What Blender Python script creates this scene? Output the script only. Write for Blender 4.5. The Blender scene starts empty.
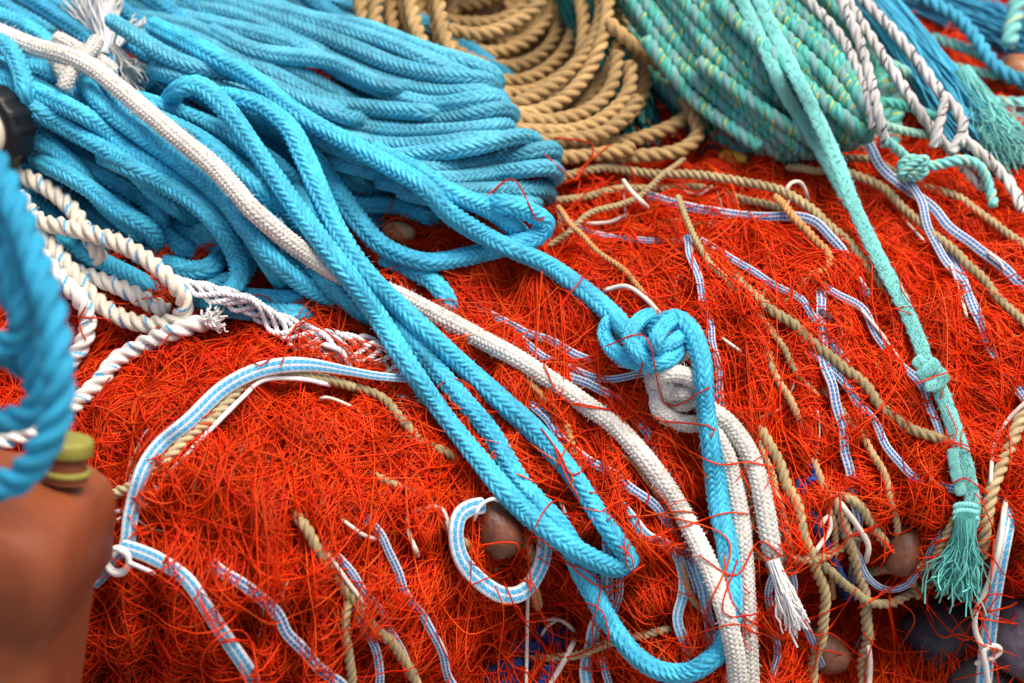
import bpy, bmesh, math, random
import numpy as np
from mathutils import Vector, Matrix
from mathutils.bvhtree import BVHTree

rng = np.random.default_rng(7)
random.seed(7)
sc = bpy.context.scene
COL = sc.collection
PI = math.pi

# ------------------------------------------------------------------ camera
PITCH = math.radians(30); DIST = 1.6; WID = 0.70
CAM = np.array([0, -DIST*math.cos(PITCH), DIST*math.sin(PITCH)])
FW = np.array([0, math.cos(PITCH), -math.sin(PITCH)])
UP = np.array([0, math.sin(PITCH), math.cos(PITCH)])
RT = np.array([1., 0, 0])
K = WID/DIST/1024
MPP = WID/1024                         # metres per photo pixel at the focus distance
cd = bpy.data.cameras.new('camera'); cam = bpy.data.objects.new('camera', cd); COL.objects.link(cam)
cam.location = CAM; cam.rotation_euler = (math.pi/2-PITCH, 0, 0)
cd.sensor_width = 36; cd.lens = 36*DIST/WID
cd.clip_start = 0.05; cd.clip_end = 500
cd.dof.use_dof = True; cd.dof.focus_distance = 1.56; cd.dof.aperture_fstop = 4.6
sc.camera = cam

def ray(px, py):
    px = np.asarray(px, float); py = np.asarray(py, float)
    return FW + ((px-512)*K)[..., None]*RT + ((341.5-py)*K)[..., None]*UP
def pt(px, py, d):
    return CAM + ray(px, py)*np.asarray(d, float)[..., None]
def proj(P):
    q = np.asarray(P)-CAM
    d = q@FW
    return 512+(q@RT)/d/K, 341.5-(q@UP)/d/K, d

# ------------------------------------------------------------------ the lie of the heap
PROF = np.array([(1.5,-.34),(1.1,-.14),(.85,-.02),(.6,.035),(.40,.052),(.25,.05),(.13,.04),(.05,.022),(-.02,-.012),(-.08,-.06),(-.118,-.12),
                 (-.135,-.19),(-.14,-.27),(-.145,-.36),(-.15,-.46)])
def catmull(P, n):
    P = np.asarray(P, float); m = len(P)
    Q = np.vstack([2*P[0]-P[1], P, 2*P[-1]-P[-2]])
    t = np.linspace(0, m-1, n); i = np.minimum(t.astype(int), m-2); f = (t-i)[:, None]
    a, b, c, d = Q[i], Q[i+1], Q[i+2], Q[i+3]
    return .5*(2*b+(c-a)*f+(2*a-5*b+4*c-d)*f*f+(3*b-a-3*c+d)*f**3)
pf = catmull(PROF, 1200)
seg = np.r_[0, np.cumsum(np.linalg.norm(np.diff(pf, axis=0), axis=1))]
VMAX = seg[-1]
vv = np.linspace(0, VMAX, 1000)
py_ = np.interp(vv, seg, pf[:, 0]); pz_ = np.interp(vv, seg, pf[:, 1])
ty = np.gradient(py_, vv); tz = np.gradient(pz_, vv)
ny_, nz_ = -tz, ty
sgn = np.where(nz_*1.0+(-ny_)*.6 < 0, -1, 1)
ny_, nz_ = ny_*sgn, nz_*sgn
_, row0, dep0 = proj(np.stack([0*vv, py_, pz_], 1))
def uv0(px, py):
    o = np.argsort(row0)
    v = np.interp(py, row0[o], vv[o]); d = np.interp(v, vv, dep0)
    return (px-512)*K*d, v
GA = [  # px, py, spread u, spread v, height : swellings and hollows of the heap
 (215,520,.125,.105,.075), (330,600,.10,.10,.03), (195,140,.17,.12,.05), (420,120,.10,.07,.02), (560,50,.10,.07,.012),
 (740,70,.12,.08,.03), (545,640,.05,.06,-.065), (960,655,.07,.06,-.10), (690,560,.03,.06,-.02),
 (720,300,.09,.07,.018), (560,400,.05,.10,-.012), (868,640,.04,.055,-.10), (960,330,.06,.08,.01), (60,380,.05,.05,-.03)]
GUV = [(uv0(a, b), su, sv, h) for a, b, su, sv, h in GA]
LN = [(rng.uniform(20, 95)*math.cos(t), rng.uniform(20, 95)*math.sin(t), rng.uniform(0, 6.28)) for t in rng.uniform(0, 6.28, 26)]
def bulge(u, v):
    h = np.zeros(np.broadcast(u, v).shape)
    for (c, su, sv, a) in GUV:
        h = h+a*np.exp(-((u-c[0])/su)**2-((v-c[1])/sv)**2)
    for (a, b, p) in LN:
        h = h+.05/(8+math.hypot(a, b))*np.sin(a*u+b*v+p)*1.2
    return h
def S(u, v, h=0.):
    u = np.asarray(u, float); v = np.asarray(v, float)
    b = bulge(u, v)+h
    return np.stack([u, np.interp(v, vv, py_)+np.interp(v, vv, ny_)*b, np.interp(v, vv, pz_)+np.interp(v, vv, nz_)*b], -1)

def grid_faces(n, m, wrap=False):
    i = np.arange(n-1)[:, None]; j = np.arange(m if wrap else m-1)[None, :]
    j2 = (j+1) % m
    return np.stack([i*m+j, i*m+j2, (i+1)*m+j2, (i+1)*m+j], -1).reshape(-1, 4)

gu, gv = np.meshgrid(np.linspace(-1.0, 1.0, 320), np.linspace(0, VMAX, 420), indexing='ij')
SP = S(gu, gv).reshape(-1, 3)
bvh = BVHTree.FromPolygons([Vector(p) for p in SP], [tuple(f) for f in grid_faces(320, 420).tolist()])
ST = 5
PXG = np.arange(-260, 1285, ST); PYG = np.arange(-160, 860, ST)
DM = np.zeros((len(PXG), len(PYG))); NV = np.ones_like(DM)
camv = Vector(CAM)
for i, a in enumerate(PXG):
    dirs = ray(np.full(len(PYG), a), PYG)
    for j in range(len(PYG)):
        d = Vector(dirs[j]); L = d.length
        loc, nor, idx, dist = bvh.ray_cast(camv, d/L)
        if loc is None: DM[i, j] = DM[i, j-1] if j else 2.2; continue
        DM[i, j] = dist/L; NV[i, j] = max(.35, abs(nor.dot(d/L)))
def look(M, px, py):
    x = np.clip((np.asarray(px)-PXG[0])/ST, 0, len(PXG)-1.001); y = np.clip((np.asarray(py)-PYG[0])/ST, 0, len(PYG)-1.001)
    i = x.astype(int); j = y.astype(int); f = x-i; g = y-j
    return M[i, j]*(1-f)*(1-g)+M[i+1, j]*f*(1-g)+M[i, j+1]*(1-f)*g+M[i+1, j+1]*f*g

# ------------------------------------------------------------------ materials
def new_mat(name):
    m = bpy.data.materials.new(name); m.use_nodes = True
    nt = m.node_tree; return m, nt, nt.nodes['Principled BSDF']
def fibre_mat(name, rough=.6, bump=.35, scale=(420, 420, 70), dirt=.18, spec=.3, hue=.0, sheen=0.):
    """rope material: colour from the yarn pattern, thin fibres along the rope, uneven fading and grime"""
    m, nt, b = new_mat(name); N = nt.nodes; L = nt.links
    at = N.new('ShaderNodeAttribute'); at.attribute_name = 'yarn'
    rc = N.new('ShaderNodeAttribute'); rc.attribute_name = 'ropespace'
    mp = N.new('ShaderNodeMapping'); mp.inputs['Scale'].default_value = scale
    L.new(rc.outputs['Vector'], mp.inputs[0])
    n1 = N.new('ShaderNodeTexNoise'); n1.inputs['Scale'].default_value = 3.2; n1.inputs['Detail'].default_value = 4; n1.inputs['Roughness'].default_value = .7
    L.new(mp.outputs[0], n1.inputs['Vector'])
    tc = N.new('ShaderNodeTexCoord')
    n2 = N.new('ShaderNodeTexNoise'); n2.inputs['Scale'].default_value = 26; n2.inputs['Detail'].default_value = 5
    L.new(tc.outputs['Object'], n2.inputs['Vector'])
    r1 = N.new('ShaderNodeMapRange'); r1.inputs[1].default_value = .3; r1.inputs[2].default_value = .7; r1.inputs[3].default_value = 1-dirt*1.3; r1.inputs[4].default_value = 1+dirt*.9
    L.new(n1.outputs[0], r1.inputs[0])
    r2 = N.new('ShaderNodeMapRange'); r2.inputs[1].default_value = .3; r2.inputs[2].default_value = .7; r2.inputs[3].default_value = 1-dirt; r2.inputs[4].default_value = 1+dirt*.6
    L.new(n2.outputs[0], r2.inputs[0])
    mu = N.new('ShaderNodeMath'); mu.operation = 'MULTIPLY'; L.new(r1.outputs[0], mu.inputs[0]); L.new(r2.outputs[0], mu.inputs[1])
    vm = N.new('ShaderNodeVectorMath'); vm.operation = 'SCALE'; L.new(at.outputs['Color'], vm.inputs[0]); L.new(mu.outputs[0], vm.inputs['Scale'])
    L.new(vm.outputs[0], b.inputs['Base Color'])
    bp = N.new('ShaderNodeBump'); bp.inputs['Strength'].default_value = bump; bp.inputs['Distance'].default_value = .0012
    L.new(n1.outputs[0], bp.inputs['Height']); L.new(bp.outputs[0], b.inputs['Normal'])
    b.inputs['Roughness'].default_value = rough; b.inputs['Specular IOR Level'].default_value = spec
    b.inputs['Sheen Weight'].default_value = sheen
    return m
M_ROPE = fibre_mat('synthetic_rope', .45, .7, (420, 420, 60), .27, .32)
M_FUZZY = fibre_mat('soft_rope', .85, .7, (900, 900, 500), .16, .1, sheen=.15)
M_TWIST = fibre_mat('laid_rope', .62, .55, (500, 500, 60), .24)
M_CORD = fibre_mat('woven_cord', .7, .3, (600, 600, 200), .14)
M_NET = fibre_mat('net_twine', .42, .1, (300, 300, 30), .10, .14)
_nt = M_NET.node_tree; _b = _nt.nodes['Principled BSDF']; _o = _nt.nodes['Material Output']
_tr = _nt.nodes.new('ShaderNodeBsdfTranslucent'); _mx = _nt.nodes.new('ShaderNodeMixShader'); _mx.inputs[0].default_value = .28
_nt.links.new(_b.inputs['Base Color'].links[0].from_socket, _tr.inputs['Color'])
_nt.links.new(_b.outputs[0], _mx.inputs[1]); _nt.links.new(_tr.outputs[0], _mx.inputs[2]); _nt.links.new(_mx.outputs[0], _o.inputs['Surface'])

# ------------------------------------------------------------------ mesh helpers
def mesh_np(name, V, F, mats, mi=None, yarn=None, rs=None, parent=None, smooth=True):
    me = bpy.data.meshes.new(name)
    V = np.ascontiguousarray(V, np.float32)
    quads = np.ascontiguousarray(F, np.int32)
    k = quads.shape[1]
    me.vertices.add(len(V)); me.vertices.foreach_set('co', V.ravel())
    me.loops.add(quads.size); me.loops.foreach_set('vertex_index', quads.ravel())
    me.polygons.add(len(quads)); me.polygons.foreach_set('loop_start', np.arange(0, quads.size, k, dtype=np.int32))
    me.polygons.foreach_set('use_smooth', np.full(len(quads), smooth))
    for m in mats: me.materials.append(m)
    if mi is not None: me.polygons.foreach_set('material_index', np.ascontiguousarray(mi, np.int32))
    if yarn is not None:
        a = me.attributes.new('yarn', 'FLOAT_COLOR', 'POINT')
        c = np.ones((len(V), 4), np.float32); c[:, :3] = yarn; a.data.foreach_set('color', c.ravel())
    if rs is not None:
        a = me.attributes.new('ropespace', 'FLOAT_VECTOR', 'POINT'); a.data.foreach_set('vector', np.ascontiguousarray(rs, np.float32).ravel())
    me.update(calc_edges=True); me.validate()
    o = bpy.data.objects.new(name, me); COL.objects.link(o)
    if parent is not None: o.parent = parent
    return o
def tag(o, label, cat, group=None, kind=None):
    if label: o['label'] = label
    if cat: o['category'] = cat
    if group: o['group'] = group
    if kind: o['kind'] = kind
    return o
def empty(name, loc, label, cat, group=None):
    o = bpy.data.objects.new(name, None); COL.objects.link(o); o.empty_display_size = .02; o.location = Vector(loc)
    return tag(o, label, cat, group)
def settle(root, objs):
    """children were made in world space: keep them there under a moved Empty"""
    bpy.context.view_layer.update()
    for o in objs:
        o.parent = root; o.matrix_parent_inverse = Matrix.Translation(-Vector(root.location))

def resample(P, ds):
    L = np.r_[0, np.cumsum(np.linalg.norm(np.diff(P, axis=0), axis=1))]
    n = max(4, int(L[-1]/ds)+1); s = np.linspace(0, L[-1], n)
    return np.stack([np.interp(s, L, P[:, k]) for k in range(3)], 1), s
def frames(P, up=None):
    T = np.gradient(P, axis=0); T /= np.linalg.norm(T, axis=1)[:, None]+1e-12
    n = np.array(up if up is not None else (0.13, -.5, .85), float)
    A = np.zeros_like(P)
    for i in range(len(P)):
        n = n-T[i]*n.dot(T[i]); n /= np.linalg.norm(n)+1e-12; A[i] = n
    return T, A, np.cross(T, A)

def C(*c): return np.array(c, float)
BLUE = C(.06, .50, .73); BLUE2 = C(.09, .43, .58); BLUE3 = C(.035, .33, .52); WHITE = C(.74, .70, .63); CREAM = C(.70, .62, .50)  # BLUE2: greyer hank blue, darkened to put its weaker light into the colour
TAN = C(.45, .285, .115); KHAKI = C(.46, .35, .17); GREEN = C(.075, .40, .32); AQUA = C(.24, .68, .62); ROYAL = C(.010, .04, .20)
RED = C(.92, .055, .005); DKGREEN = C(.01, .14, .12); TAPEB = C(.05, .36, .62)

def section(kind, th, s, R, col, seed):
    """radius factor, colour and rope-space for a grid of angles th (1,m) and lengths s (n,1)"""
    n, m = s.shape[0], th.shape[1]
    colr = np.broadcast_to(col, (n, m, 3)).copy()
    if kind in ('braid', 'braid_fine', 'cord'):
        # plaited rope: columns of slanting stitches, every second column slanting the other way
        k, lay, amp, tilt = {'braid': (7, .70, .30, 1.25), 'braid_fine': (12, .46, .20, .5), 'cord': (8, .7, .15, .7)}[kind]
        lay *= 1+.12*math.sin(seed*5)
        q = k*(th/(2*PI)+.05*np.sin(s/R*.09+seed)+.02*np.sin(s/R*.23+seed*3))+seed
        ci = np.floor(q); x = q-ci-.5
        alt = np.where(ci.astype(int) % 2 == 0, 1., -1.)
        p = s/(lay*R)+tilt*alt*x+.25*(alt+1)
        fp = p-np.floor(p)-.5
        h = (1-(.42 if kind == 'braid' else .5)*(2*x)**2)*np.clip(1-(2.0*fp)**2, 0, 1)**.6
        r = R*(1-amp+amp*1.15*h)
        idp = np.floor(p)
        var = 1+.09*np.sin(ci*2.4+idp*1.9+seed*9)+(.05*np.sin(idp*.7*alt+ci))
        colr = colr*var[..., None]
        return r, colr, th+0*s
    if kind.startswith('twist'):
        pitch = {'twist_black': 8.5, 'twist_yellow': 4.4, 'twist_blue': 4.6}.get(kind, 4.8)*R; n3 = 3
        ph = th-2*PI*s/pitch+seed
        q = ph*n3/(2*PI); idn = np.floor(q).astype(int) % n3
        psi = (q-np.floor(q)-.5)*2*PI/n3
        d, rho = (.36, .645) if kind == 'twist_yellow' else (.5, .515)
        r = R*(d*np.cos(psi)+np.sqrt(np.clip(rho**2-(d*np.sin(psi))**2, .01, 9)))
        r = r*(1+.012*np.cos(psi*26+s/R*3.0))          # yarns inside each strand
        if kind == 'twist_blue':
            w = (idn == 0) & (np.abs(psi-((s/(R*2.6)+seed) % 1-.5)*3.2) < .36)
            colr[w] = C(.05, .36, .66)
        elif kind == 'twist_black':
            w = (idn == 1) & (np.abs(psi-((s/(R*3.1)+seed) % 1-.5)*3) < .3)
            colr[w] = C(.03, .03, .045)
        elif kind == 'twist_yellow':
            colr[(idn == 1)] = C(.19, .40, .38)
            w = (idn != 1) & (np.abs(psi-((s/(R*1.9)+seed) % 1-.5)*3) < .3)
            colr[w & (np.sin(s/R*.45+seed*3+idn) > -.2)] = C(.66, .54, .06)
            colr[(idn == 2) & (np.abs(psi) < .3)] = C(.12, .52, .50)
        elif kind == 'twist_aqua':
            w = (idn == 0) & (np.abs(psi) < .3); colr[w] = C(.5, .62, .35)
        else:
            colr = colr*(1+.09*np.sin(idn*2.1+seed)[..., None])
        return r, colr, ph
    if kind == 'tape_blue' or kind == 'tape_dark':
        # woven tape: flat oval, blue and white warp stripes
        wdt, thk = R, R*.42
        c_, s_ = np.cos(th), np.sin(th)
        e = 2.6
        r = (np.abs(c_/thk)**e+np.abs(s_/wdt)**e)**(-1/e)
        x = s_*r/wdt
        row = s/(R*.42)
        xx = (x+1)*3.5
        fx = xx-np.floor(xx)
        col_i = np.floor(xx).astype(int)
        stitch = np.sqrt(np.abs(np.sin(PI*row+PI*.5*(col_i % 2))))
        r = r+.07*R*stitch*np.abs(np.sin(PI*fx))**.6-.04*R
        if kind == 'tape_blue':
            blue = TAPEB; st = np.isin(col_i, (1, 2, 4, 5)); white = C(.66, .66, .66)
        else:
            blue = C(.012, .12, .36); st = np.isin(col_i, (1, 2, 4, 5)); white = C(.60, .58, .55)
        st = np.broadcast_to(st, (n, m)); colr = np.broadcast_to(white, (n, m, 3)).copy()
        colr[st] = blue
        tick = np.broadcast_to(np.sin(2*PI*row*.5+PI*.5*(col_i % 2)) > (.90 if kind == 'tape_blue' else .8), (n, m))
        colr[st & tick] = white*.6+blue*.4
        colr[~st & np.roll(tick, 3, 0)] = white*.6+blue*.3
        return r, colr, th+0*s
    if kind == 'flat':
        c_, s_ = np.cos(th), np.sin(th); e = 2.2
        r = (np.abs(c_/(R*.45))**e+np.abs(s_/R)**e)**(-1/e)
        q = th*9+s/R*1.1; r = r*(1+.05*np.sin(th*14+s/R*4.2+.8*np.sin(s/R*.5))+.06*np.sin(q*1.0+.3*np.sin(s/R))*np.sin(th*9-s/R*3.1)+.05*np.sin(s/R*2.3+th*2)*np.sin(s/R*.37))
        return r+0*s, colr, th+0*s
    r = R*(1+.03*np.sin(3*th+s/R*.7+seed)+.02*np.sin(5*th-s/R*.5))
    return r, colr, th+0*s
SEG = {'braid': (48, .115), 'braid_fine': (70, .085), 'twist_yellow': (30, .15), 'cord': (28, .2), 'plain': (8, .8), 'flat': (56, .10), 'tape_blue': (44, .11), 'tape_dark': (44, .11)}
MATS = {'braid': M_ROPE, 'braid_fine': M_FUZZY, 'cord': M_CORD, 'plain': M_CORD, 'flat': M_FUZZY, 'tape_blue': M_CORD, 'tape_dark': M_CORD}

def sweep(P, R, kind, col, up=None, fuzz=0., taper=None, raw=False):
    m, step = SEG.get(kind, (30, .2))
    if R < .0035 and kind not in ('plain', 'tape_blue', 'tape_dark'): m = max(16, m//2+2); step *= 1.3
    P, s = resample(P, R*step)
    T, A, B = frames(P, up)
    th = np.linspace(0, 2*PI, m, endpoint=False)[None, :]
    seed = rng.uniform(0, 6)
    r, colr, ph = section(kind, th, s[:, None], R, np.asarray(col), seed)
    r = np.broadcast_to(r, (len(P), m)).copy()
    # blunt ends; slow unevenness along the rope
    e = np.minimum(s, s[-1]-s)/(R*.55)
    endf = np.where(e < 1, np.sqrt(np.clip(1-(1-np.clip(e, 0, 1))**2, .0004, 1)), 1)
    slow = 1+.02*np.sin(s/R*.21+seed)+.012*np.sin(s/R*.53+seed*2)
    f = endf*slow
    if taper is not None: f = f*np.interp(s/s[-1], np.linspace(0, 1, len(taper)), taper)
    r = r*f[:, None]
    if kind == 'braid':                       # flattened where it was squeezed
        r = r*(1+.05*np.cos(2*(th-s[:, None]/R*.11-seed))*(1+np.sin(s/R*.17+seed*4))[:, None])
    tint = 1+.05*np.sin(s/R*.08+seed*3)+.03*np.sin(s/R*.31+seed)
    colr = colr*tint[:, None, None]
    V = P[:, None, :]+r[..., None]*(np.cos(th)[..., None]*A[:, None, :]+np.sin(th)[..., None]*B[:, None, :])
    rs = np.stack([np.cos(ph)*R, np.sin(ph)*R, np.broadcast_to(s[:, None], ph.shape)+seed], -1)
    V = V.reshape(-1, 3); colr = colr.reshape(-1, 3); rs = rs.reshape(-1, 3)
    F = grid_faces(len(P), m, True)
    if fuzz > 0:
        k = int(fuzz*4*s[-1]/R)
        if k:
            i = rng.integers(2, len(P)-2, k); t = rng.uniform(0, 2*PI, k)
            rad = np.cos(t)[:, None]*A[i]+np.sin(t)[:, None]*B[i]
            tang = np.cross(T[i], rad)
            st = P[i]+rad*(r[i, (t/(2*PI)*m).astype(int) % m][:, None]*.96)
            dr = rad*rng.uniform(.25, 1, k)[:, None]+T[i]*rng.normal(0, .9, k)[:, None]+tang*rng.normal(0, .7, k)[:, None]
            dr /= np.linalg.norm(dr, axis=1)[:, None]
            ln = R*rng.uniform(.12, .42, k)[:, None]
            bend = rng.normal(0, .35, (k, 3))*ln
            Q = np.stack([st, st+dr*ln*.5+bend*.3, st+dr*ln+bend], 1)
            fv, ff = tubes(Q, np.full(k, .0002 if R > .004 else .00014), 3)
            F = np.vstack([F, ff+len(V)]); V = np.vstack([V, fv])
            colr = np.vstack([colr, np.broadcast_to(np.asarray(col)*1.05, (len(fv), 3))]); rs = np.vstack([rs, fv])
    return V, F, colr, rs

def tubes(Q, rad, m=3):
    """many thin threads at once: Q (k, n, 3)"""
    k, n, _ = Q.shape
    T = np.gradient(Q, axis=1); T /= np.linalg.norm(T, axis=2, keepdims=True)+1e-12
    ref = np.array([.31, -.55, .77])
    A = np.cross(T, ref); A /= np.linalg.norm(A, axis=2, keepdims=True)+1e-9
    B = np.cross(T, A)
    th = np.arange(m)*2*PI/m
    V = Q[:, :, None, :]+rad[:, None, None, None]*(np.cos(th)[None, None, :, None]*A[:, :, None, :]+np.sin(th)[None, None, :, None]*B[:, :, None, :])
    f = grid_faces(n, m, True)
    F = (f[None]+(np.arange(k)*n*m)[:, None, None]).reshape(-1, 4)
    return V.reshape(-1, 3), F

# ------------------------------------------------------------------ laying a rope on the heap
PL_PX, PL_PY, PL_D, PL_R = [np.zeros(0)]*4      # what already lies there
def remember(P, R):
    global PL_PX, PL_PY, PL_D, PL_R
    P, _ = resample(P, max(R*.5, .002))
    a, b, d = proj(P)
    PL_PX = np.r_[PL_PX, a]; PL_PY = np.r_[PL_PY, b]; PL_D = np.r_[PL_D, d]; PL_R = np.r_[PL_R, np.full(len(a), R)]
def lay(pts, R, lift=.6, stack=True, slope=.55, keep=True, smooth=7, abs_depth=None, dive=0., clear=.93, tail=0.):
    """centre line in metres of a rope that passes over the given places of the heap and over what lies there already"""
    q = np.array([(p[0], p[1], p[2] if len(p) > 2 else 0.) for p in pts], float)
    if tail:                                   # the line runs on under the twine at both ends
        for e, k in ((0, 1), (-1, -2)):
            if -4 < q[e, 0] < 1028 and -4 < q[e, 1] < 687:
                t = q[e]-q[k]; t = t/np.hypot(t[0], t[1]); a = .35*math.sin(q[e, 0]*.37)
                t = np.array([t[0]*math.cos(a)-t[1]*math.sin(a), t[0]*math.sin(a)+t[1]*math.cos(a)])
                ex = np.array([[*(q[e, :2]+t*tail*.5), q[e, 2]+.002], [*(q[e, :2]+t*tail), q[e, 2]+.013]])
                q = np.vstack([ex[::-1], q]) if e == 0 else np.vstack([q, ex])
    n = max(12, int(np.sum(np.linalg.norm(np.diff(q[:, :2], axis=0), axis=1))/2.5))
    q = catmull(q, n)
    # even spacing
    L = np.r_[0, np.cumsum(np.linalg.norm(np.diff(q[:, :2], axis=0), axis=1))]
    s = np.linspace(0, L[-1], n); q = np.stack([np.interp(s, L, q[:, k]) for k in range(3)], 1)
    px, py, dz = q.T
    if tail:                                   # it wanders, and dips under the twine here and there
        ph = rng.uniform(0, 6.28, 3); wv = np.minimum(1, np.minimum(s, L[-1]-s)/20)
        px = px+wv*(1.6*np.sin(s/17+ph[0])+1.0*np.sin(s/7.3+ph[1])); py = py+wv*1.2*np.sin(s/13+ph[2])
        dz = dz-.0012+.0012*np.sin(s/19+ph[1])
    if dive:                                   # ends that lie inside the view go down into the heap
        for e, fr_ in ((0, s), (-1, L[-1]-s)):
            if -4 < px[e] < 1028 and -4 < py[e] < 687:
                ramp = max(8., min(R/MPP*3.0, L[-1]*.3))
                dz = dz+dive*np.clip(1-fr_/ramp, 0, 1)**1.5
    if abs_depth is not None:
        d = np.interp(np.linspace(0, 1, n), np.linspace(0, 1, len(abs_depth)), abs_depth)+dz
        P = pt(px, py, d)
        if keep: remember(P, R)
        return P
    base = look(DM, px, py); nv = look(NV, px, py)
    d = base-lift*R/nv-.007*np.clip((py-430)/200, 0, 1)
    ker = np.ones(9)/9
    d = np.convolve(np.pad(d, 4, mode='edge'), ker, 'valid')
    if stack and len(PL_PX):
        for i in range(n):
            if dz[i] > .004: continue
            mpp = K*d[i]
            lim = (R+.014)/mpp
            w = np.nonzero((np.abs(PL_PX-px[i]) < lim) & (np.abs(PL_PY-py[i]) < lim))[0]
            if not len(w): continue
            sd = np.hypot(PL_PX[w]-px[i], PL_PY[w]-py[i])*mpp
            rr = (R+PL_R[w])*clear
            ok = sd < rr
            if ok.any():
                c = PL_D[w][ok]-np.sqrt(rr[ok]**2-sd[ok]**2)
                c = c[c > base[i]-.15]
                if len(c): d[i] = min(d[i], c.min())
    ds = s[1]*K*1.6
    for i in range(1, n): d[i] = min(d[i], d[i-1]+slope*ds)
    for i in range(n-2, -1, -1): d[i] = min(d[i], d[i+1]+slope*ds)
    for _ in range(2): d = np.convolve(np.pad(d, smooth//2, mode='edge'), np.ones(smooth)/smooth, 'valid')
    P = pt(px, py, d+dz)
    if keep: remember(P, R)
    return P
def rope(name, pts, dia, kind, col, label=None, cat=None, group=None, parent=None, lift=.6, stack=True, fuzz=0., up=None, taper=None, slope=.55, depth=None, keep=True, dive=0., tail=0.):
    """dia in photo pixels at the focus distance"""
    R = dia*MPP/2
    P = lay(pts, R, lift, stack, slope, keep, abs_depth=depth, dive=dive, tail=tail)
    c = P.mean(0) if parent is None else None
    if kind.startswith('tape') or kind == 'flat':
        up = -FW if up is None else up
    V, F, cl, rs = sweep(P, R, kind, col, up, fuzz, taper)
    if parent is None: V = V-c
    o = mesh_np(name, V, F, [MATS.get(kind, M_TWIST)], None, cl, rs)
    if parent is None:
        o.location = Vector(c); tag(o, label, cat, group)
    else: parent.append(o)
    return o
def root_of(name, objs, label, cat, group=None):
    allv = np.array([np.array(o.bound_box).mean(0) for o in objs]); low = np.array([np.array(o.bound_box)[:, 2].min() for o in objs]).min()
    r = empty(name, (*allv.mean(0)[:2], low), label, cat, group)
    settle(r, objs); return r

def fibres(name, path, n, spread0, spread1, rad, col, mat=M_CORD, wob=.3, lift=.6, depth=None, colvar=.1):
    """a frayed bundle: n thin fibres along a laid path, spreading from spread0 to spread1 (photo pixels)"""
    P = lay(path, .004, lift, True, .55, False, abs_depth=depth)
    P, s = resample(P, s_step(P, 14)); P = P[:14] if len(P) > 14 else P
    T, A, B = frames(P); m = len(P); t = np.linspace(0, 1, m)
    a = rng.uniform(0, 2*PI, n); r = np.sqrt(rng.uniform(0, 1, n))
    sp = (spread0+(spread1-spread0)*t**1.3)*MPP
    off = (np.cos(a)*r)[:, None, None]*A[None]*sp[None, :, None]+(np.sin(a)*r)[:, None, None]*B[None]*sp[None, :, None]
    w = np.cumsum(rng.normal(0, 1, (n, m, 3)), 1)*wob*MPP*t[None, :, None]
    w = w+np.sin(t[None, :, None]*rng.uniform(2, 9, (n, 1, 1))+rng.uniform(0, 6, (n, 1, 3)))*wob*2*MPP*t[None, :, None]
    Q = P[None]+off+w
    cut = rng.uniform(.8, 1.0, n)
    idx = t[None, :]*cut[:, None]*(m-1); i0 = np.minimum(idx.astype(int), m-2); f = (idx-i0)[..., None]
    kk = np.arange(n)[:, None]
    Q = Q[kk, i0]*(1-f)+Q[kk, i0+1]*f
    V, F = tubes(Q, rng.uniform(.75, 1.25, n)*rad, 4)
    cv = np.repeat(np.asarray(col)[None]*rng.uniform(1-colvar, 1+colvar, (n, 1)), m*4, 0)
    return V, F, cv
def s_step(P, n):
    return np.sum(np.linalg.norm(np.diff(P, axis=0), axis=1))/(n-1)*.9999
def fibre_obj(name, parts, label=None, cat=None, group=None, mat=M_CORD):
    V = np.vstack([p[0] for p in parts]); C_ = np.vstack([p[2] for p in parts])
    off = 0; F = []
    for p in parts: F.append(p[1]+off); off += len(p[0])
    c = V.mean(0) if label else np.zeros(3)
    o = mesh_np(name, V-c, np.vstack(F), [mat], None, C_, V*1.0)
    if label: o.location = Vector(c); tag(o, label, cat, group)
    return o


# ================================================================== TAN COIL, GREEN HANK (back)
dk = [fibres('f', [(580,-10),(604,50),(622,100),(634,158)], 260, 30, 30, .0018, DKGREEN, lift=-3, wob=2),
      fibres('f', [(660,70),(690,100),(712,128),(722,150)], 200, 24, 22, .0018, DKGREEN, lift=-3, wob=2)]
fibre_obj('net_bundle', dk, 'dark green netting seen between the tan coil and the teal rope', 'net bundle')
coil = []
for a, b in ((6,7),(14,15),(22,24),(30,33),(38,42),(47,52),(56,62),(65,72),(74,82),(83,91),(92,100),(108,118)):
    rope('turn', [(512+a*math.cos(t), 2+b*math.sin(t)) for t in np.linspace(-.4, 2*PI-.5, 22)], 20, 'twist', TAN*.85, parent=coil, lift=-.1, stack=False)
for k, (a, b, cx, cy) in enumerate([(30,34,512,8),(43,50,507,4),(54,63,508,3),(68,78,507,4),(82,90,508,4),(92,104,510,3),(104,116,512,4),(62,96,520,20),(112,130,508,2),(70,112,528,-6),(96,90,500,14),(84,124,518,-10)]):
    ph = rng.uniform(-.15, .15)
    w1, w2, p1, p2 = rng.uniform(-3, 3), rng.uniform(-2, 2), rng.uniform(0, 6), rng.uniform(0, 6); cx += rng.normal(0, 1.5); cy += rng.normal(0, 1.5)
    pts = [(cx+a*1.05*math.cos(t+ph)*(1.25 if math.cos(t) < 0 else 1)+w1*math.sin(2*t+p1), cy+b*math.sin(t)+w2*math.sin(3*t+p2)+w1*math.cos(2*t+p2)) for t in np.linspace(-.5, 2*PI-.9, 26)]
    rope('turn', pts, 16.5, 'twist', TAN*rng.uniform(.85, 1.12), parent=coil, lift=1.0, fuzz=1.2)
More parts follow.
